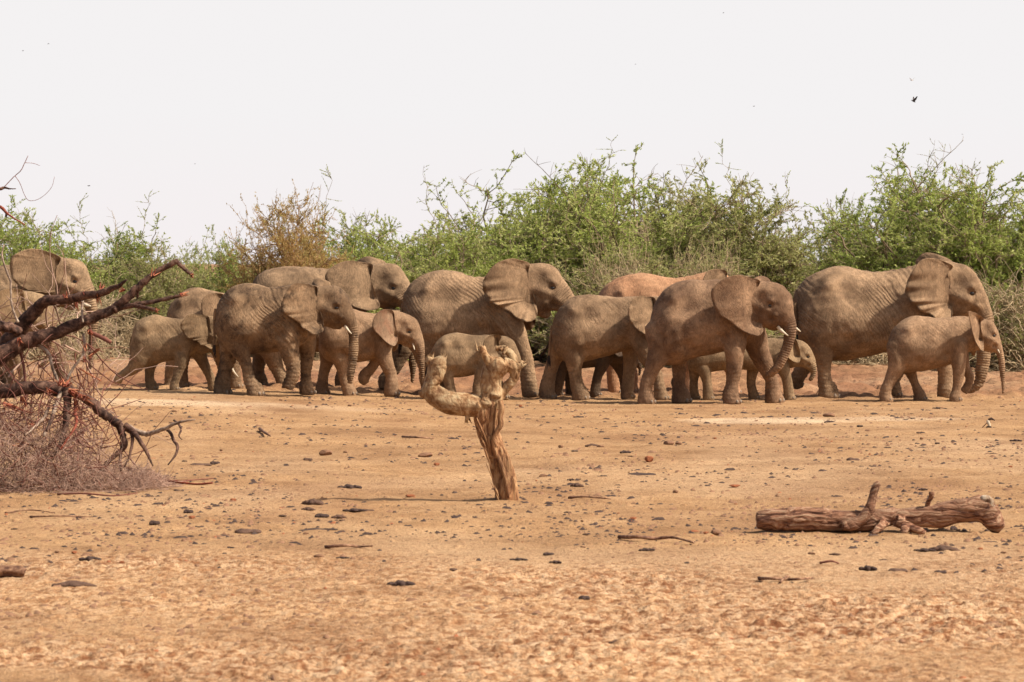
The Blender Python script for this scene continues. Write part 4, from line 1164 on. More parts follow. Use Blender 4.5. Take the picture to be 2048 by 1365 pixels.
# loose heaps of dead brush at the foot of the bushes
for i, (px, py, w, h, lb) in enumerate([
        (250, 712, 2.6, 1.5, 'grey-tan heap of dead brush behind the leftmost calf'),
        (60, 722, 2.4, 1.4, 'heap of dead brush behind the leftmost adult elephant'),
        (150, 716, 2.2, 1.6, 'tangled dead brush between the leftmost elephants and the calf'),
        (1120, 722, 1.9, 1.9, 'tan tangle of dead brush beside the low forehead of the striding adult'),
        (1740, 728, 2.2, 0.7, 'low dead brush seen below the belly of the largest adult'),
        (2000, 742, 2.0, 2.1, 'high tangle of dead pale branches at the right edge'),
        (2110, 735, 2.2, 1.9, 'dead brush heap cut off by the right edge'),
        (620, 714, 2.4, 0.8, 'low dead brush behind the legs of the large adult'),
        (780, 716, 2.4, 0.9, 'low dead brush behind the young elephant with the pinkish ear'),
        (1380, 722, 2.4, 1.0, 'dead brush behind the tusked elephant'),
        (1570, 724, 2.2, 1.0, 'dead brush left of the hind legs of the largest adult')]):
    X, Y, z = ground_at(px, py)
    v, f = twig_tangle(500 + i, 1300, w, w * 0.8, h, 0.85, 0.012, 0.30, -0.03)
    o = obj('dead_brush', mesh_np('dead_brush', v, f, DEADTW), None, (X, Y, z))
    tag(o, lb, 'brush', 'heaps of dead brush')

# long bare or half-leafed shoots that stand above the crowns
def shoots():
    r = np.random.RandomState(5)
    names = ['above the tusked elephant', 'left-centre of the tall thicket', 'over the middle of the tall thicket', 'right of the highest crown of the tall thicket', 'alone in the gap left of the tall thicket', 'left side of the right-hand thicket', 'over the neck of the largest adult', 'tallest of the right-hand thicket', 'right shoulder of the right-hand thicket', 'above the forked dead branch', 'just right of the shoot above the forked dead branch', 'left of the forked dead branch', 'right of the dry brown bush', 'left corner of the tall thicket', 'second from the left on the tall thicket', 'right end of the tall thicket', 'above the head of the largest adult', 'near the right edge of the photo', 'above the back of the largest adult', 'in the gap before the right-hand thicket', 'hard against the dry brown bush', 'left of the dry brown bush', 'rising behind the hips of the largest adult', 'beside the lone shoot near the tall thicket']
    spec = [(1445, 292, 380), (1190, 305, 360), (1225, 275, 350), (1325, 290, 360), (848, 330, 440), (1790, 300, 400), (1868, 282, 370), (1885, 290, 370), (1935, 310, 380), (270, 405, 470), (300, 395, 470), (155, 400, 460),
            (660, 345, 430), (1000, 305, 380), (1080, 300, 380), (1570, 345, 430), (1950, 330, 420), (2000, 315, 400), (1660, 390, 470), (1620, 400, 480), (680, 370, 450), (365, 430, 500), (1720, 350, 450), (880, 380, 450)]
    keep_ = (0, 2, 4, 6, 7, 10, 11, 12, 15, 16)
    names = [names[q_] for q_ in keep_]; spec = [spec[q_] for q_ in keep_]
    for i, (px, top, low) in enumerate(spec):
        Y = 99.0; k = Y / FOC
        x1 = (px - 1024) * k; z1 = CAMZ + (HOR - top) * k; z0 = CAMZ + (HOR - low) * k
        lean = r.uniform(-1.1, 0.9)
        s = np.array([[x1 - lean, Y + r.uniform(-.4, .4), z0 - 0.6]]); e = np.array([x1, Y, z1])
        t = np.linspace(0, 1, 9)[:, None]
        main = s + (e - s) * t + 0.05 * r.randn(9, 3) * (t > 0) + np.array([1, 0, 0]) * (0.25 * lean * np.sin(t * math.pi))
        V1, F1 = strips(main[None], np.linspace(0.010, 0.003, 9)[None], 4)
        s2, t2, _ = pick(main[None], r, 16, 0.25, 1.0)
        d2 = t2 / np.linalg.norm(t2, axis=1)[:, None] + 0.8 * r.randn(16, 3)
        P2 = grow(r, s2, d2, 0.15 + 0.35 * r.rand(16), 5, 0.15, 0.02)
        V2, F2 = strips(P2, np.linspace(0.006, 0.003, 5)[None].repeat(16, 0), 3)
        root = empty('bush_shoot', tuple(s[0]))
        Vt = np.vstack([V1, V2]) - s[0]
        obj('stem', mesh_np('stem', Vt, np.vstack([F1, F2 + len(V1)]), TWIG), root)
        c, tt, _ = pick(P2, r, 12 if i not in (2, 3, 4) else 5, 0.1, 1.05)
        m = len(c); u = tt / np.linalg.norm(tt, axis=1)[:, None] + 0.7 * r.randn(m, 3); u /= np.linalg.norm(u, axis=1)[:, None]
        w = np.cross(u, r.randn(m, 3)); w /= np.linalg.norm(w, axis=1)[:, None]; szz = 0.055
        q = np.stack([c - u * szz * .5, c + w * szz * .23, c + u * szz * .5, c - w * szz * .23], 1).reshape(-1, 3) - s[0]
        ml_ = mesh_np('leaves', q, np.arange(4 * m).reshape(m, 4), LEAF_G, smooth=False)
        a = ml_.attributes.new('tint', 'FLOAT', 'POINT'); a.data.foreach_set('value', np.full(4 * m, 0.5, np.float32))
        obj('leaves', ml_, root)
        tag(root, 'thin bush shoot against the sky, ' + names[i], 'shoot', 'shoots above the bush tops')


shoots()

# ------------------------------------------------------------------ wood: stump, log
def rough_wood(me, seed, stretch, amp):
    V = getco(me); N = getno(me)
    S1 = V * np.array(stretch) + seed
    W = S1 + 0.8 * np.stack([vn3(V * 5, 5), vn3(V * 5, 6), vn3(V * 5, 7)], 1)
    ridge = lambda q, k_: 1 - 2.6 * np.exp(-(vn3(q, k_) / 0.16) ** 2) * 0.5
    V += N * (amp * vn3(S1) + amp * 1.1 * ridge(W, 2) + amp * 0.6 * ridge(W * 2.0, 4) + amp * 0.8 * vn3(V * 9 + seed, 3) + amp * 0.9 * np.tanh(7 * vn3(W * 0.7, 9)) - amp)[:, None]
    setco(me, V); me.shade_smooth()


W_STUMP = wood_mat('weathered_orange_wood', (0.11, 0.042, 0.018), (0.28, 0.132, 0.055), (0.42, 0.245, 0.118), (18, 18, 1.5), 0.03)
W_GREY = wood_mat('weathered_grey_wood', (0.17, 0.078, 0.030), (0.31, 0.180, 0.085), (0.44, 0.31, 0.17), (8, 10, 4), 0.025)
W_LOG = wood_mat('weathered_log_wood', (0.085, 0.032, 0.017), (0.26, 0.118, 0.062), (0.41, 0.255, 0.155), (1.1, 18, 18), 0.045)
W_PALE = wood_mat('pale_broken_wood', (0.14, 0.07, 0.04), (0.36, 0.25, 0.16), (0.52, 0.42, 0.31), (12, 12, 12), 0.03)


def build_stump():
    Xb, Yb, zb = ground_at(1013, 998)
    k = Yb / FOC; foot = 998
    fx = lambda x: (x - 1013) * k
    fz = lambda y: (foot - y) * k
    root = empty('dead_stump', (Xb, Yb, zb))
    tag(root, 'gnarled dead tree stump standing upright in the open sand, twisted head on a leaning trunk', 'stump')
    def rr(rows, wf=0.45, y=0.0):
        return np.array([(fx(a), fz(b), fx(c), fz(d), math.hypot(a - c, b - d) * k * wf, y if len(e) == 0 else e[0] * k) for a, b, c, d, *e in rows])
    so = Soup()
    so.plate(rr([(989, 1010, 1037, 1010), (990, 996, 1036, 996), (988, 970, 1033, 968), (981, 933, 1024, 930), (970, 905, 1014, 902), (957, 878, 1002, 875), (951, 857, 997, 855), (948, 838, 998, 836), (950, 820, 1000, 815), (962, 805, 1001, 798)]))
    m1 = remesh(so.object('trunk', None), 'trunk', 0.009, 2)
    rough_wood(m1, 3, (32, 32, 1.6), 0.006)
    m1.materials.append(W_STUMP); obj('trunk', m1, root)
    so = Soup()
    so.plate(rr([(975, 800, 968, 838), (950, 789, 946, 835), (928, 786, 922, 832), (905, 783, 895, 828), (886, 776, 870, 818), (878, 768, 850, 800), (884, 762, 842, 784), (890, 748, 849, 762), (894, 728, 855, 738), (889, 714, 860, 724), (880, 712, 864, 719)], 0.42))
    so.ball((fx(860), 0.0, fz(722)), (7 * k, 8 * k, 8 * k))
    so.tube(np.array([(fx(850), fz(790), 9 * k), (fx(842), fz(786), 6 * k), (fx(838), fz(785), 2 * k)]), 0, 0, 1)
    so.tube(np.array([(fx(938), fz(828), 6 * k), (fx(935), fz(836), 4.5 * k), (fx(934), fz(842), 3 * k)]), -0.05, -0.05, 1)
    m2 = remesh(so.object('arm', None), 'arm', 0.009, 2)
    rough_wood(m2, 8, (2.5, 20, 16), 0.0045)
    m2.materials.append(W_GREY); obj('arm', m2, root)
    so = Soup()
    so.plate(rr([(958, 828, 1000, 818), (958, 805, 1003, 800), (962, 785, 1004, 782), (961, 765, 1001, 768), (963, 745, 1005, 755), (970, 726, 1016, 742), (982, 716, 1024, 736), (1000, 715, 1028, 742)], 0.42))
    so.tube(np.array([(fx(1008), fz(730), 15 * k), (fx(1021), fz(733), 11 * k), (fx(1030), fz(745), 8 * k), (fx(1026), fz(760), 8 * k), (fx(1015), fz(773), 8.5 * k), (fx(1005), fz(788), 9 * k), (fx(997), fz(800), 9 * k)]), -0.02, 0.05, 1)
    so.tube(np.array([(fx(1030), fz(738), 7 * k), (fx(1040), fz(731), 6 * k), (fx(1046), fz(725), 4 * k)]), 0, 0, 1)
    so.tube(np.array([(fx(982), fz(728), 12 * k), (fx(972), fz(716), 9 * k), (fx(965), fz(704), 6 * k), (fx(960), fz(693), 3.5 * k)]), -0.03, -0.08, 1)
    so.tube(np.array([(fx(966), fz(706), 4 * k), (fx(968), fz(698), 3 * k), (fx(967), fz(692), 2 * k)]), -0.05, -0.04, 1)
    so.tube(np.array([(fx(1028), fz(735), 8 * k), (fx(1026), fz(716), 7.5 * k), (fx(1016), fz(703), 8.5 * k), (fx(1003), fz(697), 7 * k), (fx(990), fz(699), 4 * k)]), 0.03, 0.06, 1)
    so.ball((fx(972), -0.06, fz(806)), (16 * k, 14 * k, 13 * k))
    so.ball((fx(958), -0.09, fz(812)), (8 * k, 8 * k, 9 * k))
    so.ball((fx(990), -0.08, fz(790)), (12 * k, 10 * k, 8 * k))
    m3 = remesh(so.object('twisted_head', None), 'twisted_head', 0.009, 2)
    rough_wood(m3, 12, (13, 14, 6), 0.007)
    m3.materials.append(W_GREY); obj('twisted_head', m3, root)
    # hanging curl of bark down the right of the trunk, and lit pale splinters
    for nm, pts, yy, mt in (('bark_strip', [(1000, 800, 5), (1003, 818, 6), (1000, 832, 6), (1001, 848, 6), (994, 862, 5), (988, 876, 4), (994, 892, 3)], -0.13, W_STUMP),
                            ('bark_strip', [(985, 880, 4), (992, 905, 5), (1004, 935, 5), (1012, 962, 4), (1018, 994, 4)], -0.12, W_STUMP)):
        C = catmull(np.array([(fx(a), fz(b), r * k) for a, b, r in pts]), 4)
        v, f = tube_arrays(np.stack([C[:, 0], np.full(len(C), yy), C[:, 1]], 1), C[:, 2], 7)
        obj(nm, mesh(nm, v, f, mt), root)
    q = random.Random(12)
    for i in range(16):
        t = q.random(); x0 = 950 + 40 * t + q.uniform(-4, 4); y0 = 830 + 150 * t
        ln = q.uniform(25, 60); w = q.uniform(1.2, 2.6)
        P = np.array([(fx(x0), -0.115 - 0.01 * q.random(), fz(y0)), (fx(x0 + ln * 0.22), -0.125, fz(y0 + ln * 0.5)), (fx(x0 + ln * 0.42), -0.115, fz(y0 + ln))])
        v, f = tube_arrays(P, np.array([0.4, w, 0.4]) * k, 5); obj('sliver', mesh('sliver', v, f, W_STUMP), root)
    for bx_, by_, a0, n_ in ((860, 716, 1.6, 7), (885, 716, 1.4, 6), (960, 695, 1.9, 5), (1044, 727, 0.5, 5), (1014, 698, 1.0, 4), (934, 838, -1.5, 4)):
        for i in range(n_):
            a = a0 + q.uniform(-.5, .5); ln = q.uniform(6, 13); x0 = bx_ + q.uniform(-7, 7); y0 = by_ + q.uniform(-3, 4)
            P = np.array([(fx(x0 - math.cos(a) * 8), q.uniform(-.04, .04), fz(y0 + math.sin(a) * 8)), (fx(x0), q.uniform(-.04, .04), fz(y0)), (fx(x0 + math.cos(a) * ln), q.uniform(-.03, .03), fz(y0 - math.sin(a) * ln))])
            v, f = tube_arrays(P, np.array([3.2, 2.2, 0.3]) * k, 5); obj('splinter', mesh('splinter', v, f, W_GREY), root)
    return root


def build_log():
    Xb, Yb, zb = ground_at(1760, 1062)
    k = Yb / FOC; foot = 1062
    fx = lambda x: (x - 1760) * k
    fz = lambda y: (foot - y) * k
    root = empty('fallen_log', (Xb, Yb, zb))
    tag(root, 'weathered fallen log lying on the sand at the right with one upright branch', 'log')
    def rr(rows, wf=0.47, y=0.0): return np.array([(fx(a), fz(b), fx(c), fz(d), math.hypot(a - c, b - d) * k * wf, y) for a, b, c, d in rows])
    so = Soup()
    so.plate(rr([(1513, 1024, 1514, 1056), (1530, 1019, 1530, 1060), (1560, 1016, 1560, 1062), (1600, 1013, 1600, 1063), (1640, 1014, 1640, 1063), (1672, 1020, 1672, 1064), (1700, 1024, 1700, 1065), (1735, 1023, 1735, 1063), (1780, 1020, 1778, 1053), (1815, 1017, 1812, 1050), (1850, 1012, 1848, 1056), (1883, 1004, 1884, 1056), (1915, 998, 1912, 1047), (1945, 994, 1940, 1043), (1970, 994, 1958, 1044), (1988, 1006, 1966, 1052), (2002, 1032, 1980, 1064), (2012, 1050, 1996, 1070)]))
    so.tube(np.array([(fx(1790), fz(1040), 12 * k), (fx(1815), fz(1052), 9 * k), (fx(1845), fz(1064), 6 * k)]), -0.08, -0.2, 1)
    so.tube(np.array([(fx(1770), fz(1040), 11 * k), (fx(1755), fz(1054), 8 * k), (fx(1740), fz(1066), 6 * k)]), -0.08, -0.2, 1)
    so.tube(np.array([(fx(1800), fz(1035), 8 * k), (fx(1806), fz(1052), 8 * k), (fx(1800), fz(1068), 5 * k)]), -0.1, -0.22, 1)
    m1 = remesh(so.object('trunk', None), 'trunk', 0.009, 2)
    rough_wood(m1, 5, (0.9, 16, 16), 0.006)
    m1.materials.append(W_LOG); obj('trunk', m1, root)
    for pts in ([(1682, 1050, 10), (1706, 1047, 12), (1724, 1037, 11), (1736, 1020, 9), (1743, 1002, 8), (1748, 984, 7.5), (1753, 972, 7), (1758, 966, 6)], [(1855, 1018, 8), (1857, 1004, 6.5), (1862, 992, 5.5), (1862, 984, 5)]):
        so = Soup(); so.tube(np.array([(fx(a), fz(b), r * k) for a, b, r in pts]), -0.13 if len(pts) > 5 else 0, -0.06, 1)
        mb = remesh(so.object('branch', None), 'branch', 0.008, 2); rough_wood(mb, 9, (10, 10, 5), 0.006)
        mb.materials.append(W_LOG); obj('branch', mb, root)
    so = Soup(); so.tube(np.array([(fx(1962), fz(1000), 7 * k), (fx(1973), fz(1003), 8.5 * k), (fx(1982), fz(1013), 7 * k), (fx(1984), fz(1024), 3 * k)]), -0.05, -0.05, 1)
    mb = remesh(so.object('broken_end', None), 'broken_end', 0.008, 1); rough_wood(mb, 2, (16, 16, 16), 0.008)
    mb.materials.append(W_PALE); obj('broken_end', mb, root)['label'] = 'pale splintered end of the log'


build_stump()
build_log()

# ------------------------------------------------------------------ dead fallen tree at the left
BARK = wood_mat('dead_branch_bark', (0.026, 0.011, 0.006), (0.075, 0.034, 0.021), (0.16, 0.085, 0.055), (9, 9, 9), 0.02)
BARKG = wood_mat('dead_branch_grey_bark', (0.14, 0.09, 0.065), (0.28, 0.19, 0.13), (0.42, 0.32, 0.24), (9, 9, 9), 0.01)
REDWD = simple_mat('torn_red_wood', (0.20, 0.048, 0.026), 0.7, 0.4, 25, 0.01)
ORGWD = simple_mat('torn_orange_wood', (0.37, 0.135, 0.065), 0.7, 0.3, 25, 0.01)
PINKTW = simple_mat('pinkish_dead_twig', (0.385, 0.245, 0.18), 0.85, 0.35, 3)
DARKTW = simple_mat('reddish_dead_twig', (0.17, 0.065, 0.045), 0.85, 0.35, 3)

TY = 42.0


def build_tree():
    k = TY / FOC
    bx, _, _ = ground_at(-40, 985)
    Xr = (-60 - 1024) * k
    g = gz(Xr, TY)
    root = empty('fallen_dead_tree', (Xr, TY, g))
    tag(root, 'dead fallen tree at the left edge with dark broken branches and torn red wood', 'tree')
    def pt(x, y, dy=0.0):
        kk = (TY + dy) / FOC
        return np.array([(x - 1024) * kk - Xr, dy, CAMZ - (y - HOR) * kk - g])
    def br(name, pts, mat=BARK, seg=5, ks=9, rough=0.10, dy0=0.0, dy1=0.0, seed=1):
        P = []
        n = len(pts)
        for i, (x, y, r) in enumerate(pts):
            p = pt(x, y, dy0 + (dy1 - dy0) * i / (n - 1)); P.append((*p, r * k))
        C = catmull(np.array(P), seg)
        q = np.random.RandomState(seed)
        C[1:-1, :3] += (q.rand(len(C) - 2, 3) - 0.5) * (C[1:-1, 3:4] * 0.35)
        C[:, 3] = np.maximum(C[:, 3], 0.002) * (1 + rough * (q.rand(len(C)) - 0.3))
        V, F = tube_arrays(C[:, :3], C[:, 3], ks)
        if ks >= 8:
            V = V + 0.35 * C[:, 3].repeat(ks)[:, None] * 0.35 * (vn3(V * 12, 4)[:, None]) * np.array([1, 1, 1])
        F.append(tuple(range(ks))[::-1]); F.append(tuple(range(len(V) - ks, len(V))))
        return obj(name, mesh(name, V, F, mat), root)
    # main limbs
    br('branch', [(-90, 760, 24), (-40, 735, 22), (0, 712, 20), (30, 694, 16), (64, 681, 14), (106, 668, 13), (159, 646, 11.5), (191, 634, 10.5), (234, 616, 9)], seed=2, ks=12)
    br('branch', [(226, 621, 9), (250, 600, 8.5), (270, 581, 8), (287, 565, 7), (305, 551, 6), (333, 534, 5.5), (356, 522, 5)], seed=3, ks=10)
    br('branch', [(352, 524, 4.5), (366, 536, 3.6), (376, 545, 3.2), (385, 550, 3)], seed=4)
    br('branch', [(230, 618, 7.5), (250, 613, 6.5), (270, 610, 5.5), (305, 604, 4.5), (347, 595, 3.8), (364, 591, 3.4)], seed=5)
    br('branch', [(244, 616, 5), (268, 612, 4.6), (288, 615, 4), (308, 620, 3.8)], seed=6, dy1=-0.3)
    br('branch', [(-90, 770, 20), (-30, 730, 18), (12, 690, 17), (38, 660, 15.5), (70, 621, 13), (94, 602, 11), (129, 600, 9.5), (164, 593, 9), (199, 587, 7.5), (234, 574, 5), (253, 560, 2)], seed=7, ks=12, dy0=0.6, dy1=-0.4)
    br('branch', [(-60, 650, 12), (0, 653, 11), (20, 655, 10), (38, 664, 9)], seed=8, mat=BARK, dy0=-0.2)
    br('trunk', [(-90, 792, 15), (-40, 790, 14), (0, 787, 13.5), (41, 779, 13.5), (82, 775, 13), (123, 780, 14), (140, 785, 12)], seed=9, ks=12, dy0=-0.2, dy1=-0.6)
    br('branch', [(132, 783, 10), (154, 789, 8.5), (185, 807, 10), (205, 827, 8.5), (222, 838, 8), (238, 850, 9)], seed=10, ks=10, dy0=-0.6, dy1=-0.8)
    for i, (p, m) in enumerate([([(236, 848, 8), (246, 873, 6.5), (248, 894, 5.5), (222, 918, 4.5), (208, 932, 3.5), (195, 947, 2)], BARK), ([(246, 880, 4), (242, 905, 3), (240, 925, 2.8), (241, 941, 2.6)], BARK),
                                ([(250, 858, 4), (263, 868, 3.6), (264, 890, 3), (258, 915, 2), (248, 935, 1.4)], BARK), ([(250, 852, 7), (265, 863, 6), (275, 875, 5), (293, 904, 3.6), (300, 920, 2.4), (306, 932, 1.4)], BARK),
                                ([(255, 855, 6), (275, 864, 5.5), (293, 869, 5), (312, 864, 4.4), (332, 857, 3.8), (350, 848, 3), (372, 842, 2.2), (390, 840, 1.2)], BARKG),
                                ([(332, 858, 3), (341, 866, 3.2), (348, 882, 3.2), (355, 894, 3), (350, 912, 2.2), (336, 930, 1.4)], BARK), ([(348, 841, 2), (357, 848, 2.2), (362, 860, 2.2), (358, 872, 1.4), (364, 880, 0.8)], BARK),
                                ([(133, 785, 9), (134, 812, 8), (133, 840, 7), (127, 870, 5.5), (118, 895, 4), (104, 915, 2.5)], BARK), ([(121, 785, 4.5), (112, 812, 4), (100, 845, 3.2), (88, 873, 2.6)], BARKG),
                                ([(151, 800, 3.4), (150, 825, 3.2), (153, 845, 3), (146, 862, 2.4), (120, 900, 2)], REDWD), ([(150, 850, 2.6), (152, 868, 2.4), (160, 885, 2.4), (172, 893, 2), (186, 897, 1.4)], DARKTW),
                                ([(154, 880, 1.8), (145, 893, 1.6), (128, 898, 1.2)], DARKTW), ([(155, 885, 1.6), (156, 905, 1.4), (155, 922, 1)], DARKTW),
                                ([(98, 815, 3), (88, 835, 2.8), (66, 858, 2.2), (50, 870, 1.6)], BARKG), ([(110, 812, 4), (104, 838, 3.4), (94, 862, 2.6)], BARK)]):
        br('branch', p, m, 5, 7, 0.15, -0.7, -0.9 - 0.05 * i, 20 + i)
    # thin standing and hanging twigs
    for i, (p, m) in enumerate([([(8, 490, 1.2), (4, 511, 1.8), (12, 540, 2), (21, 564, 2.2), (22, 600, 2.2), (28, 625, 2.2), (36, 645, 2.6)], BARKG), ([(166, 600, 2.2), (164, 622, 2), (166, 645, 2)], BARKG),
                                ([(167, 668, 2.8), (169, 690, 2.6), (164, 715, 2.4), (150, 732, 2.6), (138, 752, 2.2), (134, 770, 2)], BARKG), ([(70, 690, 3), (86, 697, 3), (98, 710, 3.2), (106, 738, 3), (117, 768, 3)], BARKG),
                                ([(40, 702, 3), (47, 730, 2.8), (50, 755, 2.6), (52, 785, 2.4), (50, 815, 2)], DARKTW), ([(0, 413, 3), (8, 420, 3), (13, 426, 2.4), (28, 437, 1.6), (50, 450, 1)], REDWD), ([(13, 426, 2.4), (12, 434, 2.2)], BARK),
                                ([(-20, 379, 3.4), (0, 378, 3), (8, 376, 2.6), (20, 378, 1.4), (32, 378, 0.8)], BARK), ([(8, 375, 0.9), (18, 364, 0.8), (30, 352, 0.8), (42, 341, 0.8), (50, 325, 0.7), (56, 312, 0.6)], DARKTW),
                                ([(30, 352, 0.6), (40, 367, 0.55), (48, 388, 0.5), (57, 401, 0.5), (74, 400, 0.5), (92, 388, 0.45), (104, 373, 0.4), (109, 354, 0.35)], DARKTW), ([(51, 326, 0.5), (66, 327, 0.4), (80, 332, 0.35)], DARKTW),
                                ([(95, 608, 2), (92, 630, 1.8), (95, 655, 1.6)], PINKTW), ([(128, 690, 2), (140, 697, 2), (158, 705, 1.4)], PINKTW), ([(16, 755, 2), (30, 738, 2), (44, 725, 1.5)], PINKTW),
                                ([(60, 655, 2), (64, 640, 1.4), (58, 618, 1.0)], DARKTW), ([(100, 600, 2), (112, 618, 2), (120, 648, 1.5)], BARKG), ([(160, 738, 1.8), (180, 750, 1.6), (202, 762, 1.2)], ORGWD), ([(208, 780, 1.4), (216, 773, 1.2), (228, 762, 0.8)], DARKTW)]):
        br('twig', p, m, 5, 6, 0.2, 0.1, -0.3 + 0.06 * i, 60 + i)
    # torn, red broken ends and splinters
    q = random.Random(4)
    def torn(x, y, ang, ln, n, spread, w=2.2, dy=-0.15, mats=(REDWD, ORGWD), nm='broken_end'):
        for mm in range(2):
            vs, fs = [], []
            for i in range(n):
                if i % 2 != mm: continue
                a = ang + q.uniform(-spread, spread); l2 = ln * q.uniform(0.5, 1.1)
                x0 = x + q.uniform(-3, 3); y0 = y + q.uniform(-3, 3)
                P = np.array([pt(x0, y0, dy + q.uniform(-.1, .1)), pt(x0 + math.cos(a) * l2 * .5, y0 - math.sin(a) * l2 * .5, dy), pt(x0 + math.cos(a) * l2, y0 - math.sin(a) * l2, dy + q.uniform(-.1, .1))])
                v, f = tube_arrays(P, np.array([w, w * 0.8, w * 0.12]) * 0.62 * k * q.uniform(.7, 1.2), 5)
                fs += [tuple(j + len(vs) for j in ff) for ff in f]; vs += v.tolist()
            if vs: obj(nm, mesh(nm, vs, fs, mats[mm]), root)
    torn(310, 620, 0.0, 8, 8, 1.5, 2.6); torn(362, 591, 0.2, 16, 6, 0.15, 2.2); torn(384, 551, -0.4, 9, 6, 0.8, 2.2)
    torn(305, 551, 0.9, 16, 6, 0.5, 2.4); torn(248, 580, 2.9, 14, 8, 0.9, 2.6); torn(196, 590, -1.5, 22, 8, 0.3, 2.4); torn(200, 578, 0.9, 14, 6, 0.5, 2.4)
    torn(168, 592, 1.6, 12, 5, 0.4, 2.2); torn(152, 605, -1.5, 16, 5, 0.3, 2.6); torn(133, 596, 1.8, 12, 5, 0.4, 2.4); torn(38, 678, -1.2, 18, 6, 0.6, 2.2)
    torn(128, 772, 1.4, 20, 14, 1.6, 3.0, -0.75); torn(140, 782, -0.5, 26, 14, 0.5, 3.4, -0.8); torn(150, 795, -1.3, 45, 8, 0.25, 2.4, -0.8); torn(155, 790, -0.35, 34, 12, 0.2, 3.6, -0.8)
    torn(95, 778, -0.8, 22, 8, 0.6, 2.6, -0.75); torn(120, 770, 1.2, 14, 8, 1.0, 2.6, -0.75); torn(44, 795, -1.2, 26, 6, 0.4, 3.0, -0.7); torn(5, 808, -0.4, 60, 6, 0.12, 3.2, -0.9); torn(196, 700, -2.4, 26, 6, 0.2, 2.2)
    torn(168, 722, 2.2, 12, 8, 1.4, 2.2); torn(172, 700, 1.8, 18, 4, 0.3, 1.8); torn(60, 850, -0.3, 30, 5, 0.3, 1.8, -1.0); torn(25, 890, 0.1, 30, 4, 0.3, 1.8, -1.2); torn(178, 664, -0.45, 12, 5, 0.3, 3.4)
    br('branch', [(176, 663, 3), (192, 670, 4), (208, 678, 4.2), (221, 685, 3.4)], DARKTW, 5, 7, 0.3, 0, -0.1, 90)
    br('branch', [(275, 595, 3), (276, 585, 2), (278, 574, 1.2)], BARK, 4, 6, 0.2, 0, -0.1, 91)


build_tree()

# tangle of reddish sticks hanging in the fallen crown, and the pile of fine twigs on the ground
def place_tangle(name, px, py, Y, n, W, D, H, ln, rad, mat, seed, label, lift=0.0, curl=0.28, cat='brush', group=None):
    X = (px - 1024) * Y / FOC
    v, f = twig_tangle(seed, n, W, D, H, ln, rad, curl, -0.03)
    o = obj(name, mesh_np(name, v, f, mat), None, (X, Y, gz(X, Y) + lift))
    tag(o, label, cat, group)
    return o


place_tangle('twig_pile', 40, 985, 41.0, 2600, 1.55, 1.0, 0.72, 0.26, 0.0026, PINKTW, 71, 'pile of fine pinkish-grey dead twigs on the ground under the fallen tree')
place_tangle('twig_pile', 35, 985, 41.2, 500, 1.45, 0.8, 1.15, 0.55, 0.0058, DARKTW, 72, 'darker reddish sticks mixed through the big twig pile')
place_tangle('twig_pile', -60, 985, 41.6, 1400, 1.5, 1.0, 0.95, 0.33, 0.003, PINKTW, 73, 'twig pile running out of the photo at the left edge')
place_tangle('twig_pile', 215, 975, 41.3, 1100, 0.85, 0.6, 0.26, 0.22, 0.003, PINKTW, 74, 'thin low fringe of twigs right of the big twig pile')
place_tangle('twig_pile', 285, 968, 41.8, 700, 0.35, 0.4, 0.16, 0.20, 0.003, PINKTW, 75, 'small greyish tuft of twigs below the hanging dead branch tips')
place_tangle('dead_brush', 30, 985, 42.6, 260, 1.6, 0.7, 2.0, 0.9, 0.008, DARKTW, 76, 'loose reddish sticks caught among the limbs of the fallen tree', curl=0.2)
place_tangle('dead_brush', 60, 985, 43.4, 200, 1.5, 0.7, 2.3, 0.8, 0.006, PINKTW, 77, 'pale sticks hanging behind the limbs of the fallen tree', curl=0.25)

# ------------------------------------------------------------------ things lying on the ground
DUNG = simple_mat('dung', (0.060, 0.036, 0.028), 0.9, 0.4, 20, 0.01)
STONE = simple_mat('stone_brown', (0.21, 0.110, 0.062), 0.9, 0.3, 14, 0.01)
STONR = simple_mat('stone_red', (0.27, 0.095, 0.042), 0.9, 0.3, 14, 0.01)
STICK = wood_mat('stick_bark', (0.09, 0.04, 0.025), (0.20, 0.10, 0.055), (0.33, 0.19, 0.11), (9, 9, 9), 0.008)


def lump_mesh(name, seed, n, mat, flat=0.6, spread=1.0):
    """a clod made of several fused knobs, about 1 across"""
    r = np.random.RandomState(seed)
    so = Soup()
    so.ball((0, 0, 0.12), (0.38, 0.34, 0.26 * flat / 0.6))
    for i in range(n):
        a = r.rand() * 6.28; q = 0.25 + 0.25 * r.rand()
        s = 0.12 + 0.14 * r.rand()
        so.ball((math.cos(a) * q * spread, math.sin(a) * q * 0.8, s * 0.5 * flat + 0.03), (s * 1.2, s, s * flat * 1.2))
    me = remesh(so.object(name, None), name, 0.055, 2)
    V = getco(me); N = getno(me)
    V += N * (0.045 * vn3(V * 6 + seed))[:, None]
    setco(me, V); me.materials.append(mat); me.shade_smooth()
    return me


def stone_mesh(name, seed, mat):
    r = np.random.RandomState(seed)
    so = Soup(); so.ball((0, 0, 0.25), (0.5, 0.38, 0.34))
    me = remesh(so.object(name, None), name, 0.06, 1)
    V = getco(me)
    for _ in range(9):
        d = r.randn(3); d /= np.linalg.norm(d); lim = 0.27 + 0.1 * r.rand()
        p = (V - [0, 0, .25]) @ d; V -= np.maximum(p - lim, 0)[:, None] * d
    V += 0.02 * vn3(V * 9 + seed)[:, None]
    setco(me, V); me.materials.append(mat); me.shade_smooth()
    return me


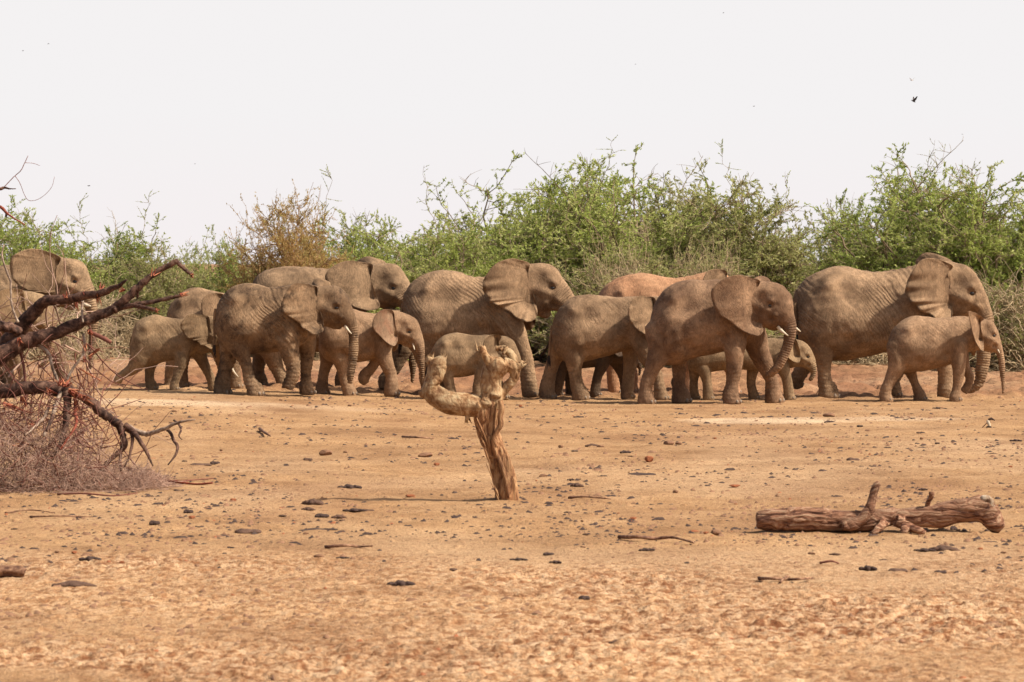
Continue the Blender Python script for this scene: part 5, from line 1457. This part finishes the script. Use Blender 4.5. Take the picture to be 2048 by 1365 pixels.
DUNGB = simple_mat('dry_dung_brown', (0.105, 0.058, 0.038), 0.9, 0.4, 20, 0.01)
DM = [lump_mesh('dung', 10 + i, 5 + i, DUNG if i % 2 else DUNGB, 0.5 + 0.1 * i, 1 + 0.25 * i) for i in range(4)]
SM = [stone_mesh('stone', 30 + i, STONE) for i in range(3)] + [stone_mesh('stone', 40 + i, STONR) for i in range(2)]


def lay(name, me, px, py, w, label, cat, group, zs=1.0, ys=1.0, rot=None, sink=0.02):
    X, Y, z = ground_at(px, py)
    s = w * Y / FOC
    o = obj(name, me, None, (X, Y, z - sink * s)); o.scale = (s, s * ys, s * zs)
    o.rotation_euler = (0, 0, rnd.uniform(-0.5, 0.5) if rot is None else rot)
    tag(o, label, cat, group)
    return o


GD, GS, GK = 'dung clods on the sand', 'stones on the sand', 'sticks on the sand'
for i, (px, py, w, lb, zs) in enumerate([
        (488, 1066, 52, 'wide dark dung heap on the sand left of the stump, front of the scattered clods', 0.55), (306, 1049, 20, 'round dark dung clod below the tuft of twigs', 0.9),
        (148, 1173, 58, 'long black dung heap in the left foreground near the log end', 0.5), (180, 1121, 26, 'small dark dung heap up and right of the left-edge log end', 0.55),
        (395, 931, 44, 'flat elongated dung heap below the hanging dead branch tips', 0.35), (427, 929, 18, 'dung clod touching the right end of the flat elongated heap', 0.8),
        (627, 1009, 32, 'mounded dung heap midway between twig pile and stump', 0.8), (697, 977, 26, 'dark dung clod left of the stump foot', 0.55), (613, 921, 18, 'bluish-black dung clod just left of the brown stone', 0.7),
        (1275, 950, 50, 'flat dark dung streak right of the stump foot', 0.3), (1155, 974, 20, 'small bluish dung clod close right of the stump', 0.7), (1735, 1140, 20, 'leftmost of three dung clods in front of the log', 0.75),
        (1790, 1144, 40, 'middle and biggest of three dung clods in front of the log', 0.6), (1877, 1147, 24, 'rightmost of three dung clods in front of the log', 0.6), (1890, 1102, 44, 'knobbly dung heap just in front of the right part of the log', 0.6),
        (1848, 1102, 24, 'flat dung piece beside the knobbly heap in front of the log', 0.4), (1975, 1085, 32, 'flat dark dung patch in front of the right end of the log', 0.3), (1165, 1199, 22, 'black dung clod on the broken crust in the centre foreground', 0.8),
        (1236, 1287, 26, 'dark dung piece lowest on the broken crust', 0.5), (800, 1171, 30, 'dark dung clod at the edge of the broken crust, left of centre', 0.6), (905, 1141, 18, 'small dark dung piece below the foot of the stump', 0.6),
        (640, 1034, 26, 'dung clod in the row left of the stump, below the mounded heap', 0.6), (677, 1036, 20, 'dung clod right beside the row left of the stump', 0.6), (708, 1022, 26, 'left piece of the flat dung pair near the stump', 0.35),
        (735, 1022, 20, 'right piece of the flat dung pair near the stump', 0.4), (374, 1026, 18, 'peaked dark dung clod below the red ground stick', 0.9), (617, 1021, 20, 'dung clod just below the mounded heap', 0.6),
        (630, 1060, 44, 'thin line of dark dung crumbs right of the wide heap', 0.2), (1702, 922, 26, 'dark dung clod behind the upright branch of the log', 0.6), (1905, 1060, 14, 'tiny dung clod against the log', 0.7),
        (1185, 893, 20, 'dark dung clod in the mid sand right of the stump head', 0.5), (1000, 960, 0, '', 1)]):
    if w: lay('dung_heap', DM[i % 4], px, py, w, lb, 'dung', GD, zs * (1.05 if w > 30 else 1.4))
for i, (px, py, w, lb, zs, m) in enumerate([
        (651, 911, 28, 'rounded brown stone on the sand left of the stump', 0.75, 0), (1336, 890, 26, 'blocky brown stone in the mid sand below the pale patch', 0.6, 1), (1358, 889, 16, 'small stone against the blocky brown stone', 0.6, 2),
        (1298, 924, 20, 'upright reddish stone below the blocky brown one', 1.1, 3), (1430, 1070, 28, 'pale brown stone left of the log, beside the long stick', 0.7, 1), (850, 914, 32, 'flat brown stone left of the stump trunk', 0.5, 0),
        (640, 1116, 26, 'smooth dark brown stone alone on the sand, lower left of the stump', 0.55, 2), (1470, 974, 24, 'flat orange-red stone up and left of the log', 0.4, 3), (1086, 955, 18, 'reddish-brown stone right of the stump base', 0.7, 0),
        (384, 1038, 15, 'small red stone beside the peaked dung clod', 0.8, 3), (820, 994, 24, 'flat reddish stone left of the stump foot', 0.4, 4), (1200, 895, 18, 'small brown stone right of the stump head', 0.5, 1),
        (148, 1107, 15, 'small pinkish stone in the left foreground sand', 0.6, 4), (1660, 834, 30, 'brown clod at the upper edge of the pale sand patch', 0.5, 2), (1165, 1096, 14, 'small stone on the sand below and right of the stump', 0.5, 1)]):
    lay('stone', SM[m], px, py, w, lb, 'stone', GS, zs)


def stick(pts, r0, mat, label, group=GK, name='stick', lift=0.0):
    P = []
    for i, (px, py) in enumerate(pts):
        X, Y, z = ground_at(px, py); P.append((X, Y, z + r0 + lift + (0.02 * (i % 2))))
    P = np.array(P); C = catmull(P, 5)
    R = np.linspace(r0, r0 * 0.5, len(C)) * (1 + 0.25 * (rs.rand(len(C)) - 0.5))
    o0 = P[0].copy()
    v, f = tube_arrays(C - o0, R, 7); f.append(tuple(range(7))[::-1]); f.append(tuple(range(len(v) - 7, len(v))))
    o = obj(name, mesh(name, v, f, mat), None, o0); tag(o, label, 'stick', group)


stick([(1238, 1079), (1275, 1083), (1310, 1082), (1345, 1084), (1387, 1090)], 0.022, STICK, 'long brown stick lying left of the log')
stick([(1518, 1161), (1545, 1166), (1575, 1163), (1600, 1167), (1626, 1160)], 0.016, STICK, 'forked stick on the crust edge below the log')
stick([(1560, 1168), (1572, 1162), (1580, 1157)], 0.012, STICK, 'short side piece of the forked stick below the log')
stick([(1137, 999), (1170, 1000), (1222, 1001)], 0.016, STICK, 'thin straight stick just right of the stump foot')
stick([(650, 1098), (690, 1099), (720, 1097), (745, 1100)], 0.016, STICK, 'crooked twig left of the stump, dark at its right end')
stick([(115, 991), (170, 993), (225, 994), (275, 992)], 0.012, DARKTW, 'long thin reddish stick along the front of the twig pile')
stick([(300, 962), (345, 970), (390, 972), (425, 973)], 0.020, REDWD, 'red stick on the sand right of the twig pile')
stick([(330, 972), (380, 966), (430, 958)], 0.010, DARKTW, 'thin twig crossing the red stick')
stick([(805, 876), (835, 880), (868, 879)], 0.018, STICK, 'weathered twig lying left of the stump arm')
stick([(60, 1036), (120, 1038), (185, 1036)], 0.010, STICK, 'fine dark twig below the twig pile')
stick([(10, 1028), (60, 1026), (110, 1028)], 0.010, STICK, 'upper of two fine dark twigs below the twig pile')
stick([(1640, 1129), (1662, 1130), (1678, 1130)], 0.012, DARKTW, 'short reddish stick below the middle of the log')
stick([(520, 862), (530, 872), (541, 876)], 0.030, STICK, 'short piece of upturned bark in the mid sand below the striding legs')
stick([(545, 1364), (546, 1362)], 0.012, STICK, 'tiny dry stalk at the bottom edge of the photo')
X, Y, z = ground_at(5, 1155)
so = Soup(); so.tube(np.array([(-0.55, 0.03, 0.055), (-0.3, 0.035, 0.055), (0.0, 0.03, 0.05), (0.12, 0.025, 0.045), (0.14, 0.02, 0.03)]), 0, 0, 1)
me = remesh(so.object('log_piece', None), 'log_piece', 0.01, 2); rough_wood(me, 6, (3, 20, 20), 0.005); me.materials.append(STICK)
tag(obj('log_piece', me, None, (X + 0.05, Y, z + 0.02)), 'dark rounded end of a log poking in at the left edge of the foreground', 'log')

# the standing black-and-white scrap right of the herd
X, Y, z = ground_at(1979, 857)
b = empty('bone_scrap', (X, Y, z)); tag(b, 'small white bone with dark flaps lying on the sand below the right calf', 'bone')
k = Y / FOC
v, f = tube_arrays(np.array([[0, 0, 0.02], [-0.01, 0, 0.07], [-0.03, 0, 0.13]]), [0.022, 0.026, 0.024], 8); f.append(tuple(range(len(v) - 8, len(v)))); obj('shaft', mesh('shaft', v, f, IVORY), b)
v, f = tube_arrays(np.array([[-0.02, 0, 0.14], [0.03, 0, 0.16], [0.09, 0, 0.13]]), [0.018, 0.022, 0.008], 8); f.append(tuple(range(8))[::-1]); obj('dark_flap', mesh('dark_flap', v, f, DUNG), b)
v, f = tube_arrays(np.array([[-0.06, 0, 0.01], [0.0, 0, 0.03], [0.03, 0, 0.01]]), [0.012, 0.026, 0.016], 8); obj('dark_flap', mesh('dark_flap', v, f, DUNG), b)
v, f = tube_arrays(np.array([[-0.03, 0, 0.10], [-0.08, 0, 0.05], [-0.12, 0, 0.01]]), [0.007, 0.008, 0.007], 6); obj('rib', mesh('rib', v, f, STICK), b)

# scattered clods: individual ones
cnt = 0
r = random.Random(99)
while cnt < 190:
    px = r.uniform(-30, 2080); py = 812 + (r.random() ** 1.5) * 330
    if r.random() < 0.12: py = r.uniform(735, 806)
    if px < 330 and 860 < py < 1000: continue
    if 1500 < px < 2030 and 1005 < py < 1080: continue
    w = (5 + 11 * r.random() ** 1.8) * (0.8 + (py - 800) / 700)
    if r.random() < 0.62:
        lay('dung_clod', DM[r.randrange(4)], px, py, w, 'small dark clod of dung, one of many strewn over the bare sand', 'dung', 'small dung clods strewn over the sand', r.uniform(0.4, 0.9))
    else:
        lay('small_stone', SM[r.randrange(5)], px, py, w * 0.9, 'small brown stone or clay lump, one of many strewn over the bare sand', 'stone', 'small stones strewn over the sand', r.uniform(0.5, 0.9))
    cnt += 1


# grit: uncountable crumbs of dung, clay and bark, one mesh per material
def grit(name, n, seed, mat, smin, smax, ymin, ymax, flat, label):
    r_ = np.random.RandomState(seed)
    inv = r_.uniform(1 / ymax, 1 / ymin, n); Y_ = 1 / inv
    X_ = (r_.rand(n) * 2 - 1) * (0.165 * Y_ + 1)
    cl = fbm2(X_ * 0.5, Y_ * 0.22, 3, seed); keep = r_.rand(n) < np.clip(0.38 + 2.2 * cl, 0.04, 1) * np.where(Y_ < 33, 0.35, 1.0)
    X_, Y_ = X_[keep], Y_[keep]; n = len(X_)
    Z_ = gheight_base(X_, Y_)
    s = (smin + (smax - smin) * r_.rand(n) ** 2.5) * (Y_ / 45) ** 0.35
    base = np.array([[1, 0, 0], [0.3, .9, 0], [-.8, .5, 0], [-.7, -.6, 0], [.4, -.8, 0], [.45, .1, 1], [-.35, .05, .8]], float)
    fc = np.array([[0, 1, 5], [1, 2, 6], [1, 6, 5], [2, 3, 6], [3, 4, 5], [3, 5, 6], [4, 0, 5]])
    a = r_.rand(n) * 6.28; ca, sa = np.cos(a), np.sin(a)
    B = base[None] * (0.75 + 0.5 * r_.rand(n, 7, 1))
    ln = (0.9 + 1.3 * r_.rand(n) ** 3)[:, None]
    x = B[..., 0] * s[:, None] * ln; y = B[..., 1] * s[:, None]
    V = np.stack([X_[:, None] + x * ca[:, None] - y * sa[:, None], Y_[:, None] + x * sa[:, None] + y * ca[:, None], Z_[:, None] + B[..., 2] * s[:, None] * flat - 0.004], -1)
    F = (fc[None] + (np.arange(n) * 7)[:, None, None]).reshape(-1, 3)
    o = obj(name, mesh_np(name, V.reshape(-1, 3), F, mat, smooth=False)); tag(o, label, 'litter', None, 'stuff')


grit('dung_crumbs', 17000, 1, DUNG, 0.006, 0.045, 30, 95, 0.6, 'dark crumbs of dung and bark littering the sand')
grit('clay_crumbs', 24000, 2, STONE, 0.006, 0.045, 24, 100, 0.7, 'brown and reddish clay crumbs littering the sand')
grit('red_crumbs', 3000, 3, STONR, 0.006, 0.030, 22, 100, 0.7, 'orange-red crumbs of clay and bark on the sand')

# ------------------------------------------------------------------ birds
BIRD = simple_mat('bird_dark', (0.04, 0.032, 0.03), 0.8, 0.1, 5)
BIRDP = simple_mat('bird_pale', (0.62, 0.60, 0.56), 0.8, 0.1, 5)


def bird(px, py, w, Y, label, mat=BIRD, up=0.6, tilt=0.0, detail=False):
    k = Y / FOC
    root = empty('bird', ((px - 1024) * k, Y, CAMZ + (HOR - py) * k)); root.rotation_euler = (0, tilt, 0.3)
    tag(root, label, 'bird', 'birds in the sky')
    s = w * k / 2
    so = Soup(); so.tube(np.array([(-0.75, -.05, 0.03), (-0.4, 0, 0.14), (0.0, 0.02, 0.2), (0.4, 0.03, 0.13), (0.6, 0.03, 0.06)]) * s, 0, 0, 1)
    m_ = so.object('body', mat); m_.shade_smooth(); obj('body', m_, root)
    for sd in (-1, 1):
        P = np.array([(0.3, 0.1, 0.05), (-0.25, 0.1, 0.05), (0.25, 0.7, up * 0.8), (-0.3, 0.65, up * 0.75), (-0.05, 1.25, up * 1.5), (-0.25, 1.15, up * 1.35)])
        V = np.vstack([P, P + [0, 0, 0.04]]) * s; V[:, 1] *= sd
        F = [(0, 1, 3, 2), (2, 3, 5, 4), (6, 8, 9, 7), (8, 10, 11, 9), (0, 2, 8, 6), (2, 4, 10, 8), (1, 7, 9, 3), (3, 9, 11, 5), (4, 5, 11, 10), (0, 6, 7, 1)]
        V[:, [0, 1]] = V[:, [1, 0]] if detail else V[:, [0, 1]]
        obj('wing', mesh('wing', V, F, mat, False), root)


bird(1827, 203, 15, 110, 'black bird with a raised wing, biggest one in the sky at the right', up=0.95, tilt=0.5)
bird(1824, 161, 10, 150, 'pale bird just above the biggest black bird', BIRDP, 0.7, detail=True)
bird(178, 372, 9, 130, 'dark flat bird low in the sky above the left bushes', up=0.05)
bird(46, 102, 6, 160, 'tiny bird high in the sky, leftmost of all', up=0.1)
bird(97, 88, 6, 160, 'tiny bird high at the left, right of the leftmost one', up=0.1)
bird(1508, 213, 6, 160, 'tiny bird above the right end of the tall thicket', up=0.15)
bird(1925, 269, 5, 170, 'tiny bird above the right-hand thicket', up=0.2)
bird(1271, 129, 4, 170, 'faint tiny bird in the middle of the sky', up=0.2)
bird(1447, 26, 5, 170, 'faint tiny bird at the top of the sky, right of the middle', up=0.2)
bird(390, 328, 4, 170, 'faint tiny bird above the gap left of the dry brown bush', up=0.2)
